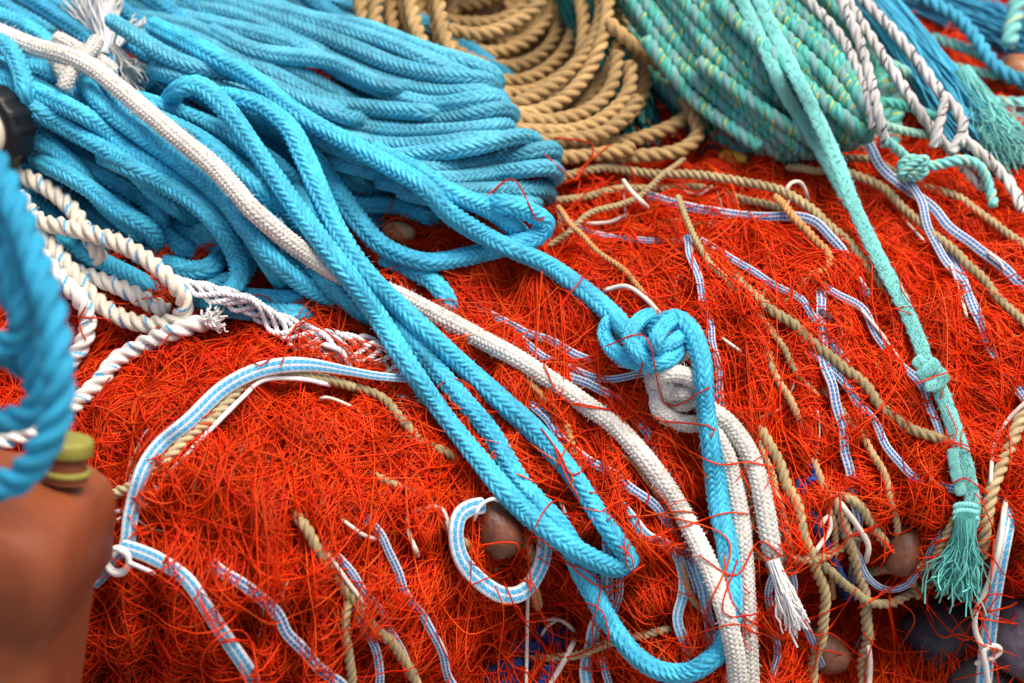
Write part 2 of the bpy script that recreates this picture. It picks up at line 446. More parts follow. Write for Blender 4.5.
for p in [[(352,-10),(405,8),(470,4),(525,-14)], [(395,-14),(440,18),(500,20),(540,-12)], [(430,24),(480,34),(528,14),(548,-14)],
          [(520,134),(580,139),(612,128),(636,108),(645,80),(638,56),(620,28),(606,-12)],
          [(520,148),(570,147),(608,144),(640,138),(676,124),(693,106),(684,86),(658,64),(632,44),(606,20)],
          [(510,120),(556,120),(592,108),(612,84),(618,50)], [(512,130),(566,131),(604,118),(628,92),(630,60)], [(516,142),(560,140),(600,134),(626,116),(640,96)],
          [(600,156),(640,156),(680,150),(698,134),(692,112),(684,96)], [(520,154),(560,157),(600,154),(636,148)]]:
    rope('turn', p, 16.5, 'twist', TAN*rng.uniform(.85, 1.1), parent=coil, lift=2.4, fuzz=1.2)
root_of('rope_coil', coil, 'round coil of tan three strand rope at the top between blue and teal ropes', 'rope coil')

green = []
G_ = [[(596,-30),(640,20),(690,85),(752,142),(775,160,.01)], [(612,-30),(664,40),(715,95),(770,146),(790,158,.01)],
 [(640,-26),(690,38),(740,92),(800,146),(815,154,.01)], [(655,-30),(712,32),(765,88),(826,142),(840,146,.01)],
 [(680,-26),(735,26),(795,86),(846,136),(858,138,.01)], [(700,-30),(765,30),(815,78),(862,128),(868,138,.01)],
 [(726,-28),(785,22),(835,68),(868,112),(870,122,.012)], [(750,-28),(805,16),(850,60),(868,92),(868,104,.014)],
 [(775,-28),(822,8),(858,46),(868,72),(866,86,.014)], [(800,-28),(836,4),(862,34),(866,58,.014)],
 [(640,40),(700,104),(760,150)], [(700,60),(760,110),(830,150)], [(716,0),(770,54),(840,112),(868,134)]]
G2 = [(lambda A, B: [tuple(q) for q in (A+B)/2])(*[catmull([(q[0], q[1], q[2] if len(q) > 2 else 0) for q in z], 7) for z in (G_[i], G_[i+1])]) for i in range(9)]
G_ = [x for i in range(9) for x in (G_[i], G2[i])]+G_[9:]
for k in range(16): rope('turn', [(566+k*19,-34),(640+k*17,60),(726+k*11,140),(740+k*10,156,.012)], 22, 'twist_yellow', GREEN*.9, parent=green, lift=-.3, stack=False)
for p in G_: rope('strand', [(q[0]+rng.normal(0, 2), q[1]+rng.normal(0, 2), *q[2:]) for q in p], 16, 'twist_yellow', GREEN*rng.uniform(.9, 1.1), parent=green, lift=1.0)
root_of('rope_hank', green, 'hank of teal green laid rope with yellow flecks at the top right', 'rope hank')

# ================================================================== BLUE ROPE PILE (left)
pile = []
xb = [-90, 60, 190, 330, 430, 500, 560]; yb = [330, 292, 285, 292, 228, 198, 185]
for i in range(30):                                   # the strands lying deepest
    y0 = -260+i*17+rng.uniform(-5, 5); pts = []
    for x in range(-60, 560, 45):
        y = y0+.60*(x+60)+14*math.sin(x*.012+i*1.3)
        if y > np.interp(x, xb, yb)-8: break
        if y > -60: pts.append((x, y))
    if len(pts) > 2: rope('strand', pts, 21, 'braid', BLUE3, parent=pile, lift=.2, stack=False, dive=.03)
P_ = [
 [(-20,-14),(38,20),(62,36),(72,42,.01)], [(-20,8),(30,30),(70,62),(112,88)], [(-15,62),(30,84),(70,108),(110,140)],
 [(60,14),(66,24),(74,40,.01)], [(128,92),(150,78),(170,72),(180,80),(182,92,.02)],
 [(120,95),(165,108),(215,128),(268,160),(300,190)], [(140,112),(200,140),(240,170),(275,210)],
 [(-25,70),(23,87),(88,118),(132,152),(187,187),(240,222),(268,262),(288,292,.01)],
 [(-25,90),(26,106),(73,132),(126,163),(160,196),(200,222)],
 [(-20,112),(26,133),(73,165),(102,202),(135,230),(158,250,.015)],
 [(35,158),(82,184),(123,213),(152,232),(164,262,.01)],
 [(56,236),(102,262),(141,282),(170,300,.01)],
 [(160,262),(190,270),(212,266),(226,250,.01)],
 [(82,80),(105,108),(146,138),(187,166),(228,202),(262,246),(292,276),(322,294),(362,306)],
 [(190,136),(222,160),(248,182),(290,214),(330,250)],
 [(223,196),(260,216),(304,257),(345,298),(384,326)],
 [(187,304),(215,308),(260,312),(318,316)],
 [(102,156),(152,178),(196,204),(222,230),(237,258),(238,280),(222,297),(188,302)],
 [(300,170),(340,180),(372,190),(400,194)], [(320,196),(357,205),(394,206),(436,219),(450,228,.01)],
 [(-12,36),(10,50),(22,76),(24,100),(14,118,.01)],
]
P_ = [[(q[0]+rng.normal(6, 9), q[1]-14+rng.normal(0, 5), *q[2:]) for q in P_[i]] for i in (7, 8, 9, 10, 13, 14, 15, 6, 17, 7, 8, 13, 5, 16)]+P_
for p in P_: rope('strand', p, 20, 'braid', BLUE*rng.uniform(.86, 1.08), parent=pile, lift=1.0, fuzz=1.2, dive=.03)
root_of('rope_pile', pile, 'heap of bright blue braided rope strands at the left, under the white rope', 'rope pile')

hank = []
H_ = [
 [(200,-30),(280,-14),(345,4),(395,20),(436,28),(444,40,.02)],
 [(170,-28),(240,-6),(310,16),(360,28),(392,36),(440,50),(474,64),(494,76),(498,90,.012),(478,100,.03)],
 [(130,-20),(220,6),(300,26),(350,44),(392,64),(440,76),(484,82),(497,92,.015)],
 [(104,-10),(164,6),(234,16),(304,46),(350,66),(392,81),(436,91),(480,90),(500,98,.02)],
 [(118,2),(190,20),(260,36),(304,54),(348,77),(392,98),(436,104),(494,98),(505,106,.015),(494,112,.03)],
 [(130,14),(190,30),(240,50),(304,76),(357,104),(400,119),(450,120),(504,111),(512,119,.012),(500,126,.03)],
 [(134,28),(190,47),(234,72),(295,97),(335,108),(352,112,.004)],
 [(150,46),(200,72),(260,94),(342,120),(406,133),(465,133),(504,129),(511,135,.012),(500,141,.03)],
 [(160,62),(215,86),(280,114),(348,138),(406,147),(471,143),(504,140)],
 [(250,112),(330,142),(380,156),(412,157),(480,145),(520,135),(532,142,.014),(522,152,.03)],
 [(270,124),(330,146),(380,164),(424,169),(480,164),(544,149),(554,157,.012),(540,164,.03)],
 [(330,156),(400,179),(450,183),(509,175),(550,167),(556,175,.014),(540,180,.03)],
 [(380,178),(430,190),(475,192),(546,190),(553,197,.015)],
 [(400,190),(450,200),(500,202),(540,205,.004)],
]
def between(a, b, f=.5):
    A, B = [catmull([(q[0], q[1], q[2] if len(q) > 2 else 0) for q in z], 9) for z in (a, b)]
    return [tuple(q) for q in A*(1-f)+B*f]
H_ = [x for i in range(len(H_)) for x in ((between(H_[i-1], H_[i], rng.uniform(.4, .6)), H_[i]) if i in (2, 6, 9) else (H_[i],))]
for i, p in enumerate(H_):
    p = [(q[0]+rng.normal(0, 2.5), q[1]+rng.normal(0, 1.6), *q[2:]) for q in p]
    if i % 3 == 0: rope('strand', [(q[0]-8+rng.normal(0, 6), q[1]+9+rng.normal(0, 2), (q[2] if len(q) > 2 else 0)+.004) for q in p[:-1]], 19, 'braid', BLUE2*rng.uniform(.85, 1.0), parent=hank, lift=.3, stack=False, dive=.012)
    rope('strand', p, 19.5, 'braid', BLUE2*rng.uniform(.84, 1.14), parent=hank, lift=rng.uniform(.8, 2.2), fuzz=.9, dive=.012)
for p in [[(150,70),(230,92),(300,124),(350,152),(400,168,.006)], [(210,30),(260,52),(330,62),(380,84),(420,88,.006)], [(110,20),(180,62),(250,78),(330,112),(372,122,.01)]]:
    rope('strand', p, 18.5, 'braid', BLUE2*rng.uniform(.9, 1.08), parent=hank, lift=1, fuzz=.9, dive=.014)
root_of('rope_hank', hank, 'hank of dull blue rope looped at its right end, beside the tan coil', 'rope hank')

# ================================================================== TOP RIGHT CORNER
bb = [fibres('f', [(856,-20),(892,20),(925,66),(955,110),(986,148)], 620, 21, 17, .0009, C(.06,.40,.58), wob=2.6, lift=2)]
fibre_obj('fibre_bundle', bb, 'thick bundle of loose blue fibres running down beside the white speckled ropes', 'fibre bundle')
bb = [fibres('f', [(905,-8),(950,10),(990,26),(1040,52)], 620, 22, 20, .0009, C(.05,.34,.52), wob=2.6, lift=3)]
fibre_obj('fibre_bundle', bb, 'thick bundle of dark blue fibres lying across the top right corner', 'fibre bundle')
bb = [fibres('f', [(962,70),(978,100),(996,130),(1014,156)], 420, 10, 16, .00045, AQUA*.95, wob=4, lift=3)]
fibre_obj('frayed_tassel', bb, 'pale aqua frayed fibres spilling out below the blue fibre bundle', 'tassel')
ga = 'aqua cords in the top right corner'
rope('aqua_rope', [(930,36),(974,52),(1003,70),(1040,98)], 13, 'twist_aqua', AQUA, 'aqua cord curving past the brown float in the top right corner', 'cord', ga, lift=1.5)
rope('aqua_rope', [(930,60),(960,68),(1000,76)], 12, 'twist_aqua', AQUA*.85, 'short aqua cord lying straight under the curved aqua cord', 'cord', ga, lift=1)
rope('aqua_rope', [(950,90),(974,96),(1040,116)], 13, 'twist_aqua', AQUA, 'aqua cord leaving the right edge just below the brown float', 'cord', ga, lift=1)
rope('aqua_rope', [(975,150),(1000,158),(1040,158)], 11, 'twist_aqua', AQUA, 'aqua cord running flat to the right edge beside the frayed tassel', 'cord', ga, lift=1)
rope('aqua_rope', [(1020,-14),(1014,20),(1008,48)], 20, 'twist_aqua', AQUA*.8, 'aqua cord hanging over the dark blue fibres in the corner', 'cord', ga, lift=5)
rope('aqua_rope', [(880,60),(930,84),(985,100),(1040,104)], 15, 'twist_aqua', AQUA*.9, 'aqua cord lying behind the blue fibre bundle at the right', 'cord', ga, lift=.6)
rope('aqua_rope', [(905,-10),(960,20),(1000,70),(1040,84)], 17, 'twist', C(.05,.36,.52), 'blue rope under the dark blue fibres in the top right corner', 'rope', ga, lift=.3)
rope('aqua_rope', [(960,120),(1000,126),(1040,140)], 12, 'twist', C(.62,.5,.34), 'tan cord at the right edge between two aqua cords', 'cord', ga, lift=.6)
rope('aqua_rope', [(860,100),(905,106),(940,120)], 12, 'twist', GREEN, 'green cord passing behind the white speckled ropes', 'cord', ga, lift=1)
rope('aqua_rope', [(866,118),(900,130),(935,136)], 10, 'twist', C(.3,.55,.42), 'pale green cord lowest behind the white speckled ropes', 'cord', ga, lift=1)
gw = 'white ropes with black flecks'
SPK = C(.52,.50,.475)
rope('speckled_rope', [(795,-14),(837,32),(857,67),(870,104),(874,130)], 11.4, 'twist_black', SPK, 'grey white speckled rope nearest the teal hank, crossed by its neighbour', 'rope', gw, lift=2.5)
rope('speckled_rope', [(834,-14),(857,35),(869,73),(878,111),(886,148)], 11.9, 'twist_black', SPK, 'white speckled rope hanging straight down onto the red net', 'rope', gw, lift=2.5)
rope('speckled_rope', [(838,-14),(881,53),(904,88),(927,123),(953,154)], 12.3, 'twist_black', SPK*1.05, 'white speckled rope slanting down to the aqua knot', 'rope', gw, lift=2.5)
rope('speckled_rope', [(850,-14),(892,30),(922,67),(939,91),(957,110),(963,132),(950,154)], 12.8, 'twist_black', SPK*1.1, 'outermost white speckled rope, hooked back at its lower end', 'rope', gw, lift=3)
rope('speckled_rope', [(945,98),(940,122),(932,148)], 10.6, 'twist_black', SPK, 'short white speckled end crossing inside the hooked rope', 'rope', gw, lift=2)
rope('speckled_rope', [(962,138),(992,164),(1012,187),(1024,214)], 13.2, 'twist_black', WHITE, 'white speckled rope end reaching the right edge below the aqua knot', 'rope', gw, lift=2)
rope('speckled_rope', [(956,160),(970,176),(986,192)], 10.6, 'twist_black', SPK, 'small grey speckled end poking out below the aqua knot', 'rope', gw, lift=1)
kn = [rope('strand', [(886,140),(900,152),(913,164),(932,166),(962,160),(980,168),(990,190),(994,208)], 12, 'twist_aqua', AQUA*.9, parent=(t:=[]), lift=3)]
for a in range(3):
    kn.append(rope('knot_turn', [(913+13*math.cos(b+a*2.1), 168+10*math.sin(b+a*1.1)) for b in np.linspace(0, 5.2, 12)], 9, 'twist_aqua', AQUA, parent=t, lift=3))
root_of('knotted_rope', kn, 'aqua cord tied in a lumpy knot below the white speckled ropes', 'cord')

# ================================================================== CORDS HALF BURIED IN THE NET
gt = 'tan cords half buried in the red net'
def tan(pts, dia, label, col=KHAKI, lift=.3): rope('tan_rope', pts, dia, 'twist', col*rng.uniform(.85, 1.1), label, 'cord', gt, lift=lift, stack=False, fuzz=.8, dive=.006, tail=58)
tan([(556,178),(605,169),(676,175),(723,177),(764,187),(800,200),(837,232),(860,256),(880,284)], 10.5, 'long tan cord arching along the top of the net, below the tan coil', lift=.8)
tan([(560,200),(620,190),(676,187),(720,192),(758,202),(790,214)], 9, 'faint tan cord just below the long arching one, sinking into the net')
tan([(835,156),(870,160),(916,182),(960,200),(995,222),(1040,262)], 9.5, 'tan cord above the striped cords at the right edge', lift=.8)
tan([(845,172),(886,191),(916,219),(951,248),(980,277),(1004,301),(1040,338)], 10, 'tan cord slanting to the right edge with a white wrap halfway', lift=.9)
tan([(772,310),(800,332),(822,348),(857,379),(881,405),(914,430)], 11, 'thick tan cord ending in a cut tip beside the aqua knot line', KHAKI*.8, .9)
tan([(640,196),(620,204),(590,214)], 7, 'short pale tan end under the blue striped scrap near the top of the net')
tan([(700,250),(745,300),(770,330),(790,360)], 7, 'thin tan cord running down the slope in the middle of the net')
tan([(596,250),(630,276),(664,320),(690,352)], 6, 'thin orange tan cord sloping behind the blue knot', C(.55,.28,.1))
tan([(690,352),(716,420),(744,470),(752,520)], 6, 'thin tan cord running down just right of the white ropes', C(.5,.3,.12), .5)
tan([(770,360),(800,420),(822,480),(834,540)], 8, 'faded tan cord falling between the two steep striped cords', C(.55,.33,.16), .5)
tan([(510,360),(540,392),(566,430),(580,470)], 8, 'orange tan cord between the blue bight and the long white rope', C(.6,.35,.14), .3)
tan([(640,470),(662,500),(676,540),(690,590)], 7, 'tan cord close along the left of the long white rope', C(.5,.33,.16), .4)
tan([(860,430),(880,470),(894,510),(900,536)], 8, 'tan cord dropping towards the right brown float', C(.5,.32,.15), .5)
tan([(815,238),(828,252),(824,270),(812,276)], 9, 'orange tan hook of cord in the middle of the upper net', C(.6,.3,.1))
tan([(333,380),(371,393),(400,417),(421,440)], 10, 'tan cord dipping into the net left of the three blue strands', KHAKI*.85, .5)
tan([(322,552),(345,590),(372,622),(398,650),(418,690)], 11, 'tan cord showing in gaps low in the front net', KHAKI*.9, .1)
tan([(420,494),(440,512),(452,530)], 9, 'short tan end above the striped ring', KHAKI*.9, .2)
tan([(776,452),(790,492),(807,542),(822,585),(822,632)], 11.5, 'tan cord hanging down to the lowest brown float', lift=.9)
tan([(842,520),(852,550),(860,571),(866,629),(863,700)], 12, 'tan cord hanging straight down at the dark hollow', C(.5,.36,.2), .9)
tan([(862,510),(878,532),(890,546)], 10, 'short tan cord running onto the brown float at the right', lift=1.2)
tan([(850,590),(866,602),(890,603),(908,594)], 10, 'tan cord slung under the right brown float', KHAKI*.8, 1.4)
tan([(918,566),(934,562),(942,546)], 10, 'tan cord tail between the right brown float and the aqua tassel', lift=1.5)
tan([(800,560),(820,558),(832,552)], 10, 'tan cord knotted across behind the hanging tan cord', lift=.9)
tan([(758,440),(772,470),(780,520),(786,560)], 7, 'thin tan cord beside the white rope pair')
tan([(505,520),(522,534),(528,550)], 12, 'pale gold frayed end right of the float in the striped ring', C(.6,.42,.18), .8)
tan([(580,655),(600,648),(618,640)], 9, 'tan scrap lying under the blue rope bend', lift=.3)
tan([(345,630),(352,660),(350,690)], 10, 'tan end low in the front net', lift=.0)
rope('tan_rope', [(1044,390),(1024,412),(1009,449),(992,490),(984,535),(982,560)], 14, 'twist', C(.52,.38,.20), 'thick tan cord hanging at the right edge above the striped tape', 'cord', gt, lift=1.2, fuzz=.8)

gb = 'blue and white striped cords tangled in the red net'
def bw(pts, w, label, lift=.35, kind='tape_dark'): rope('striped_rope', pts, w*.86, kind, WHITE, label, 'cord', gb, lift=lift*.6-.05, stack=False, dive=.004, tail=75)
bw([(890,174),(922,201),(951,227),(989,257),(1040,300)], 13, 'blue and white striped cord running under the tan cords to the right edge', .8)
bw([(935,240),(957,277),(974,309),(992,347),(1000,366)], 11, 'striped cord dropping below the white wrapped tan cord', .5)
bw([(720,214),(766,216),(810,221),(837,244)], 12, 'striped cord crossing under the long arching tan cord', .6)
bw([(764,278),(799,300),(819,324),(838,348)], 9, 'faded striped cord sloping under the curled white string', .4)
bw([(862,312),(892,355),(922,390),(944,440)], 10, 'striped cord left of the aqua line and its knot', .6)
bw([(822,345),(834,393),(842,437),(850,470),(856,510)], 12, 'striped cord falling steeply below the thick tan cord', .7)
bw([(843,380),(866,411),(886,446),(913,475),(932,484)], 10, 'striped cord ending in a hooked white tip', .6)
bw([(976,312),(1004,370),(1030,404)], 10, 'striped cord close to the right edge beyond the aqua knot', .3)
bw([(528,334),(560,344),(590,360)], 10, 'short striped scrap between the white rope and the blue knot', .2)
bw([(550,360),(580,372),(606,378)], 9, 'lower striped scrap beside the long white rope', .2)
bw([(606,392),(625,408),(642,428),(652,444)], 11, 'striped piece showing left of the white knot', .4)
bw([(566,444),(600,466),(628,486),(650,502),(670,524),(684,545)], 11, 'striped cord running down left of the long white rope', .5)
bw([(648,535),(668,548),(682,570),(682,600),(680,630),(690,650),(704,648),(709,625),(706,600)], 13, 'striped cord bent in a narrow loop at the foot of the white rope', .8, 'tape_blue')
bw([(610,566),(606,600),(594,626),(589,655),(588,700)], 16, 'broad striped cord hanging below the tip of the blue bight', .6, 'tape_blue')
bw([(622,575),(612,620),(606,660)], 9, 'narrow striped cord just right of the broad hanging one', .2)
bw([(704,308),(712,332),(718,366),(718,408)], 9, 'striped cord hanging right of the blue knot', .6)
bw([(390,555),(415,606),(436,641),(450,675)], 10, 'striped cord seen through the net left of the ring', .2)
bw([(268,604),(289,635),(319,665),(350,695)], 14, 'striped cord low in the front net near the tan end', .3)
bw([(366,590),(380,610),(390,632)], 9, 'small striped bit in the front net above the tan cord', .2)
bw([(372,640),(380,665),(376,695)], 10, 'striped bit at the bottom edge in the front net', .1)
bw([(776,510),(786,545),(793,580),(794,600)], 9, 'slim striped cord behind the white tassel', .6)
bw([(870,576),(886,588),(906,586),(916,574)], 8, 'striped cord looped round the right brown float', 2.2)
bw([(580,228),(600,234),(622,240)], 8, 'blue scrap of cord near the top of the net', .4)
bw([(770,600),(776,640),(770,690)], 9, 'dark striped cord at the bottom edge beside the white ropes', .1)
gr = 'royal blue ropes deep in the net'
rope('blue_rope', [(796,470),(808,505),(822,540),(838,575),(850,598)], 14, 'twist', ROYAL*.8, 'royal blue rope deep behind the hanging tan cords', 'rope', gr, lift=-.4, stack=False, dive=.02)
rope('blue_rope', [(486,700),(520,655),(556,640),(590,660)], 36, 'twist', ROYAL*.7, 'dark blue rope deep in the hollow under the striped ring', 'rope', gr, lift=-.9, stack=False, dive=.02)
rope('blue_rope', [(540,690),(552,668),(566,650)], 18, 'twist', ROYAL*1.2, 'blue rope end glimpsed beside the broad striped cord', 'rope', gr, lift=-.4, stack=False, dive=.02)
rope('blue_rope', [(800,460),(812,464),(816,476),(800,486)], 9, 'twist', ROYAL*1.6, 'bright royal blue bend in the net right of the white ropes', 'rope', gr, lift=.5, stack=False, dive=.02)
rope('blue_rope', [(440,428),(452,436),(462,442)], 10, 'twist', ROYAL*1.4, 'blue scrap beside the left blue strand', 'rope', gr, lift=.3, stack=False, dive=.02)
gs = 'thin white strings in the net'
def ws(pts, dia, label, lift=1.2, col=C(.72,.62,.52)): rope('white_string', pts, dia*.85, 'plain', col, label, 'string', gs, lift=lift*.75, stack=True, dive=.010)
ws([(784,196),(790,184),(800,182),(806,192),(808,202)], 5, 'white string curled in a hook on the upper net', 2)
ws([(623,180),(632,192),(648,208)], 6, 'white string lying aslant near the top of the net', 2)
ws([(585,224),(610,222),(628,214)], 5, 'white string pointing at the tan coil across the top of the net')
ws([(680,190),(700,194),(712,186)], 4, 'short white string under the long tan cord')
ws([(720,190),(734,200),(744,206)], 4.5, 'white string scrap beside the faint tan cord')
ws([(600,292),(625,286),(645,298),(662,316)], 5.5, 'white string arching above the blue knot', 1.6)
ws([(722,338),(748,358),(757,376),(748,390)], 4, 'white string bowed to the right of the blue knot', 2)
ws([(452,538),(440,508),(412,512),(408,528),(418,556)], 6, 'bent white string left of the striped ring', 2)
ws([(326,550),(345,578),(368,608)], 5, 'white string slanting over the tan cord in the front net', 2)
ws([(340,518),(362,534),(378,540)], 4.5, 'short white string in the front net above the slanting one', 2)
ws([(372,432),(360,412),(330,398),(316,400)], 4, 'white string in the net left of the blue strands', 2)
ws([(396,396),(430,404),(470,414)], 6, 'white string passing under the blue strands', .8)
ws([(528,590),(527,640),(526,700)], 4.5, 'white string hanging straight below the striped ring', 2)
ws([(538,620),(560,620),(576,632)], 5, 'white string in the hollow beside the hanging one', 2)
ws([(560,500),(576,540),(590,575)], 5, 'white string hanging between the blue strands', 1.2)
ws([(818,530),(828,516),(830,530),(818,548),(814,556)], 6, 'white string wavy beside the royal blue rope', 2)
ws([(838,500),(856,524),(868,544),(866,562)], 7, 'white string hooked over the hanging tan cord', 2.4)
ws([(868,640),(870,665),(868,700)], 7, 'white string running down along the hanging tan cord', 3)
ws([(920,466),(928,476),(932,482),(926,486)], 5, 'white hooked tip at the end of the striped cord', 2)
ws([(836,318),(842,334),(836,346)], 5, 'white hooked string on the striped cord below the aqua line', 2)
ws([(984,250),(1000,262),(1006,276)], 3.5, 'fine white string beside the cords at the right', 1)
ws([(950,262),(962,300),(968,322)], 4, 'fine white string along the striped cord at the right', 1.5)
ws([(1030,398),(1008,420),(994,446),(990,490)], 5, 'white string beside the thick tan cord at the right edge', 3)
ws([(858,306),(880,332),(905,366)], 4, 'fine pale string along the striped cord by the aqua line', 2)
ws([(575,640),(560,668),(540,700)], 7, 'pale string crossing the broad hanging striped cord', 1)
ws([(770,480),(784,512),(790,550)], 6, 'pale string hanging right of the white ropes', 2, C(.6,.45,.3))
ws([(886,205),(906,222),(930,248)], 4, 'fine pale string between the tan cords at the right', 1)
ws([(540,640),(546,628),(560,618)], 4, 'tiny white string twisted in the hollow', 1)

# ================================================================== LEFT FRONT: white cords and striped tape
gq = 'white cords of the loose plait'
pl = []
for k in range(6):
    pts = []
    for t in np.linspace(0, 1, 40):
        x = 172+t*240; y = np.interp(x, [172,205,250,285,320,357,412], [281,290,304,327,342,346,366])
        w = np.interp(t, [0,.3,.55,1], [4,8,12,13]); f = t*21+k*2*PI/6
        pts.append((x+3*math.cos(f*2), y+w*math.sin(f)*(1+.25*math.sin(k*3+t*9))+1.5*math.sin(t*40+k*2)))
    rope('strand', pts, 5.6, 'twist', C(.80,.80,.80)*(.92+.03*k), parent=pl, lift=1.0, slope=1.2)
rope('strand', [(322,344),(342,352),(352,372),(362,378)], 6, 'plain', C(.8,.8,.8), parent=pl, lift=1.2)
root_of('plaited_rope', pl, 'loose white plait of thin cords passing under the blue strands', 'cord')
gl = 'white rope with blue flecks'
wl = []
rope('strand', [(12,172),(44,186),(70,207),(85,230),(97,251),(100,262,.01)], 18.5, 'twist_blue', CREAM, parent=wl, lift=1.2, fuzz=.6)
rope('strand', [(67,268),(117,286),(152,304),(170,312)], 18.5, 'twist_blue', WHITE*.85, parent=wl, lift=1.0, fuzz=.6)
rope('strand', [(18,192),(30,212),(44,223),(67,227),(117,242),(152,263),(176,286),(185,306),(173,321),(146,324),(117,315),(91,295),(67,265),(44,236),(23,210)], 18.5, 'twist_blue', CREAM, parent=wl, lift=1.4, fuzz=.6)
rope('strand', [(28,236),(44,258),(62,280),(79,298),(88,320),(82,345),(64,368),(50,385)], 18.5, 'twist_blue', WHITE, parent=wl, lift=1.6, fuzz=.6)
root_of('flecked_rope', wl, 'white laid rope with blue flecks lying in loops below the blue heap', 'rope')
fl = []
rope('strand', [(219,319),(187,327),(155,339),(117,360),(100,381),(70,408),(38,429),(-4,444),(-30,452)], 19, 'twist_blue', WHITE*1.05, parent=fl, lift=1.3, fuzz=.6)
f_ = fibres('f', [(205,322),(212,320),(218,318)], 40, 5, 9, .0007, C(.8,.78,.74), wob=1.5, lift=4)
o = fibre_obj('frayed_end', [f_]); fl.append(o)
root_of('flecked_rope', fl, 'white rope with blue flecks and a frayed tip running down to the brown jug', 'rope')
rope('tan_rope', [(296,373),(264,377),(240,388),(217,414),(190,435),(170,456),(141,482),(110,495)], 11.5, 'twist', C(.55,.44,.24), 'tan cord following the right side of the striped tape', 'cord', gt, lift=1.0, fuzz=.8)
rope('tan_rope', [(280,372),(310,377),(333,381),(356,388)], 9, 'twist', C(.45,.37,.18), 'tan cord leaving the top of the striped tape to the right', 'cord', gt, lift=.8)
ws([(330,385),(300,379),(264,380),(243,397),(211,429),(185,456),(158,485),(144,506),(114,512)], 5.5, 'long white string running beside the tape and its tan cord', 1.0, C(.82,.8,.78))
ws([(112,523),(126,516),(140,512)], 4, 'short white string beside the jug rim', 1.5, C(.8,.8,.78))
ta = []
rope('band', [(412,379),(377,376),(348,371),(310,365),(278,366),(249,374),(220,391),(190,420),(161,444),(144,468),(135,496),(130,520),(126,547),(112,564),(90,586)], 15.5, 'tape_blue', WHITE, parent=ta, lift=1.1, taper=(.5,.6,1,1,1,1,1,.95))
rope('band', [(120,546),(140,552),(162,562),(187,580),(205,606),(226,638),(249,672),(256,690,.015)], 15, 'tape_blue', WHITE, parent=ta, lift=1.0)
for a in (0, 1):
    rope('lashing', [(118+11*math.cos(b), 560+a*2+12*math.sin(b)) for b in np.linspace(-2.2+a*.5, 3.4, 16)], 6, 'plain', C(.8,.78,.75), parent=ta, lift=1.5)
rope('lashing', [(128,562),(142,568),(156,574)], 4.5, 'plain', C(.8,.78,.75), parent=ta, lift=1.2)
root_of('striped_tape', ta, 'blue and white woven tape lashed with white twine, crossing the front net', 'tape')
rope('rope_ring', [(486,505),(470,508),(459,517),(456,537),(462,560),(480,581),(503,595),(524,591),(540,567),(545,542),(543,520)], 17, 'tape_blue', WHITE, 'thick blue and white striped ring round a brown float', 'cord', lift=1.6)
ws([(474,520),(480,506),(492,499),(502,502)], 4.5, 'white string loop inside the top of the striped ring', 3, C(.8,.78,.75))

# ================================================================== LOOSE BLUE AND WHITE ROPES ON TOP
rope('blue_rope', [(380,255),(406,268),(428,278),(442,292),(448,306,.006),(449,314,.02)], 20.5, 'braid', BLUE, 'short blue rope end dipping into the net below the blue bend', 'rope', 'loose blue ropes', lift=.9, fuzz=1)
rope('blue_rope', [(368,148),(400,164),(418,172),(450,192),(489,209),(512,226),(524,238,.008)], 20.5, 'braid', BLUE, 'blue rope slipping under the bend near the dull blue hank', 'rope', 'loose blue ropes', lift=.9, fuzz=1)
rope('blue_rope', [(306,150),(319,166),(342,198),(371,236),(398,254),(430,262),(465,257),(509,245),(532,239),(545,224),(526,210),(505,204),(492,206,.01)], 20.5, 'braid', BLUE, 'blue rope curving across the net and hooked back at its right end', 'rope', 'loose blue ropes', lift=1, fuzz=1)
wk = []
for p, lf in [([(660,380,.004),(672,386),(686,392),(698,398,.008)], .8), ([(662,404,.006),(674,404),(688,402),(698,392,.008)], .8), ([(690,350,.01),(674,348),(660,356),(653,372),(656,390),(666,400,.01)], 1.2), ([(700,384,.01),(688,392),(672,392),(659,396),(660,410),(674,420),(692,424),(704,420,.01)], 1.2),
              ([(668,398,.012),(666,384),(670,366),(682,352),(692,348,.012)], 1.6), ([(655,384,.012),(664,374),(680,374),(694,380),(702,392,.012)], 1.6)]:
    rope('knot_turn', p, 17.5, 'braid_fine', WHITE, parent=wk, lift=lf, fuzz=5, slope=1.0)
rope('strand', [(696,400,.012),(712,412),(728,424),(745,446),(757,474),(764,504),(770,538),(776,566,.012),(780,580,.03)], 20, 'braid_fine', C(.64,.61,.55), parent=wk, lift=1.0, fuzz=6)
rope('strand', [(700,418,.012),(716,438),(728,462),(735,490),(742,530),(746,600),(749,660),(750,710)], 19.5, 'braid_fine', WHITE*.95, parent=wk, lift=1.0, fuzz=6)
root_of('knotted_rope', wk, 'white furry rope knotted under the blue knot with two ends hanging down', 'rope')
kr = []
rope('strand', [(150,24,.03),(190,44,.01),(225,63),(260,84),(304,118),(377,159),(424,187),(450,214),(494,241),(544,263),(579,287),(606,309),(622,326),(630,346,.012)], 20.8, 'braid', BLUE, parent=kr, lift=1, fuzz=1)
rope('strand', [(645,345,.01),(660,326),(676,320),(692,334),(702,364),(706,408),(714,466),(720,512),(727,545),(731,585,-.004),(730,618,-.010),(724,646,-.014),(708,662,-.016),(687,673,-.016),(658,670,-.016),(632,652,-.014),(608,620,-.008),(586,580),(567,538),(544,509),(518,480),(491,434),(459,396),(424,356),(392,320),(372,298,.01)], 20.8, 'braid', BLUE, parent=kr, lift=1, fuzz=1, slope=.4)
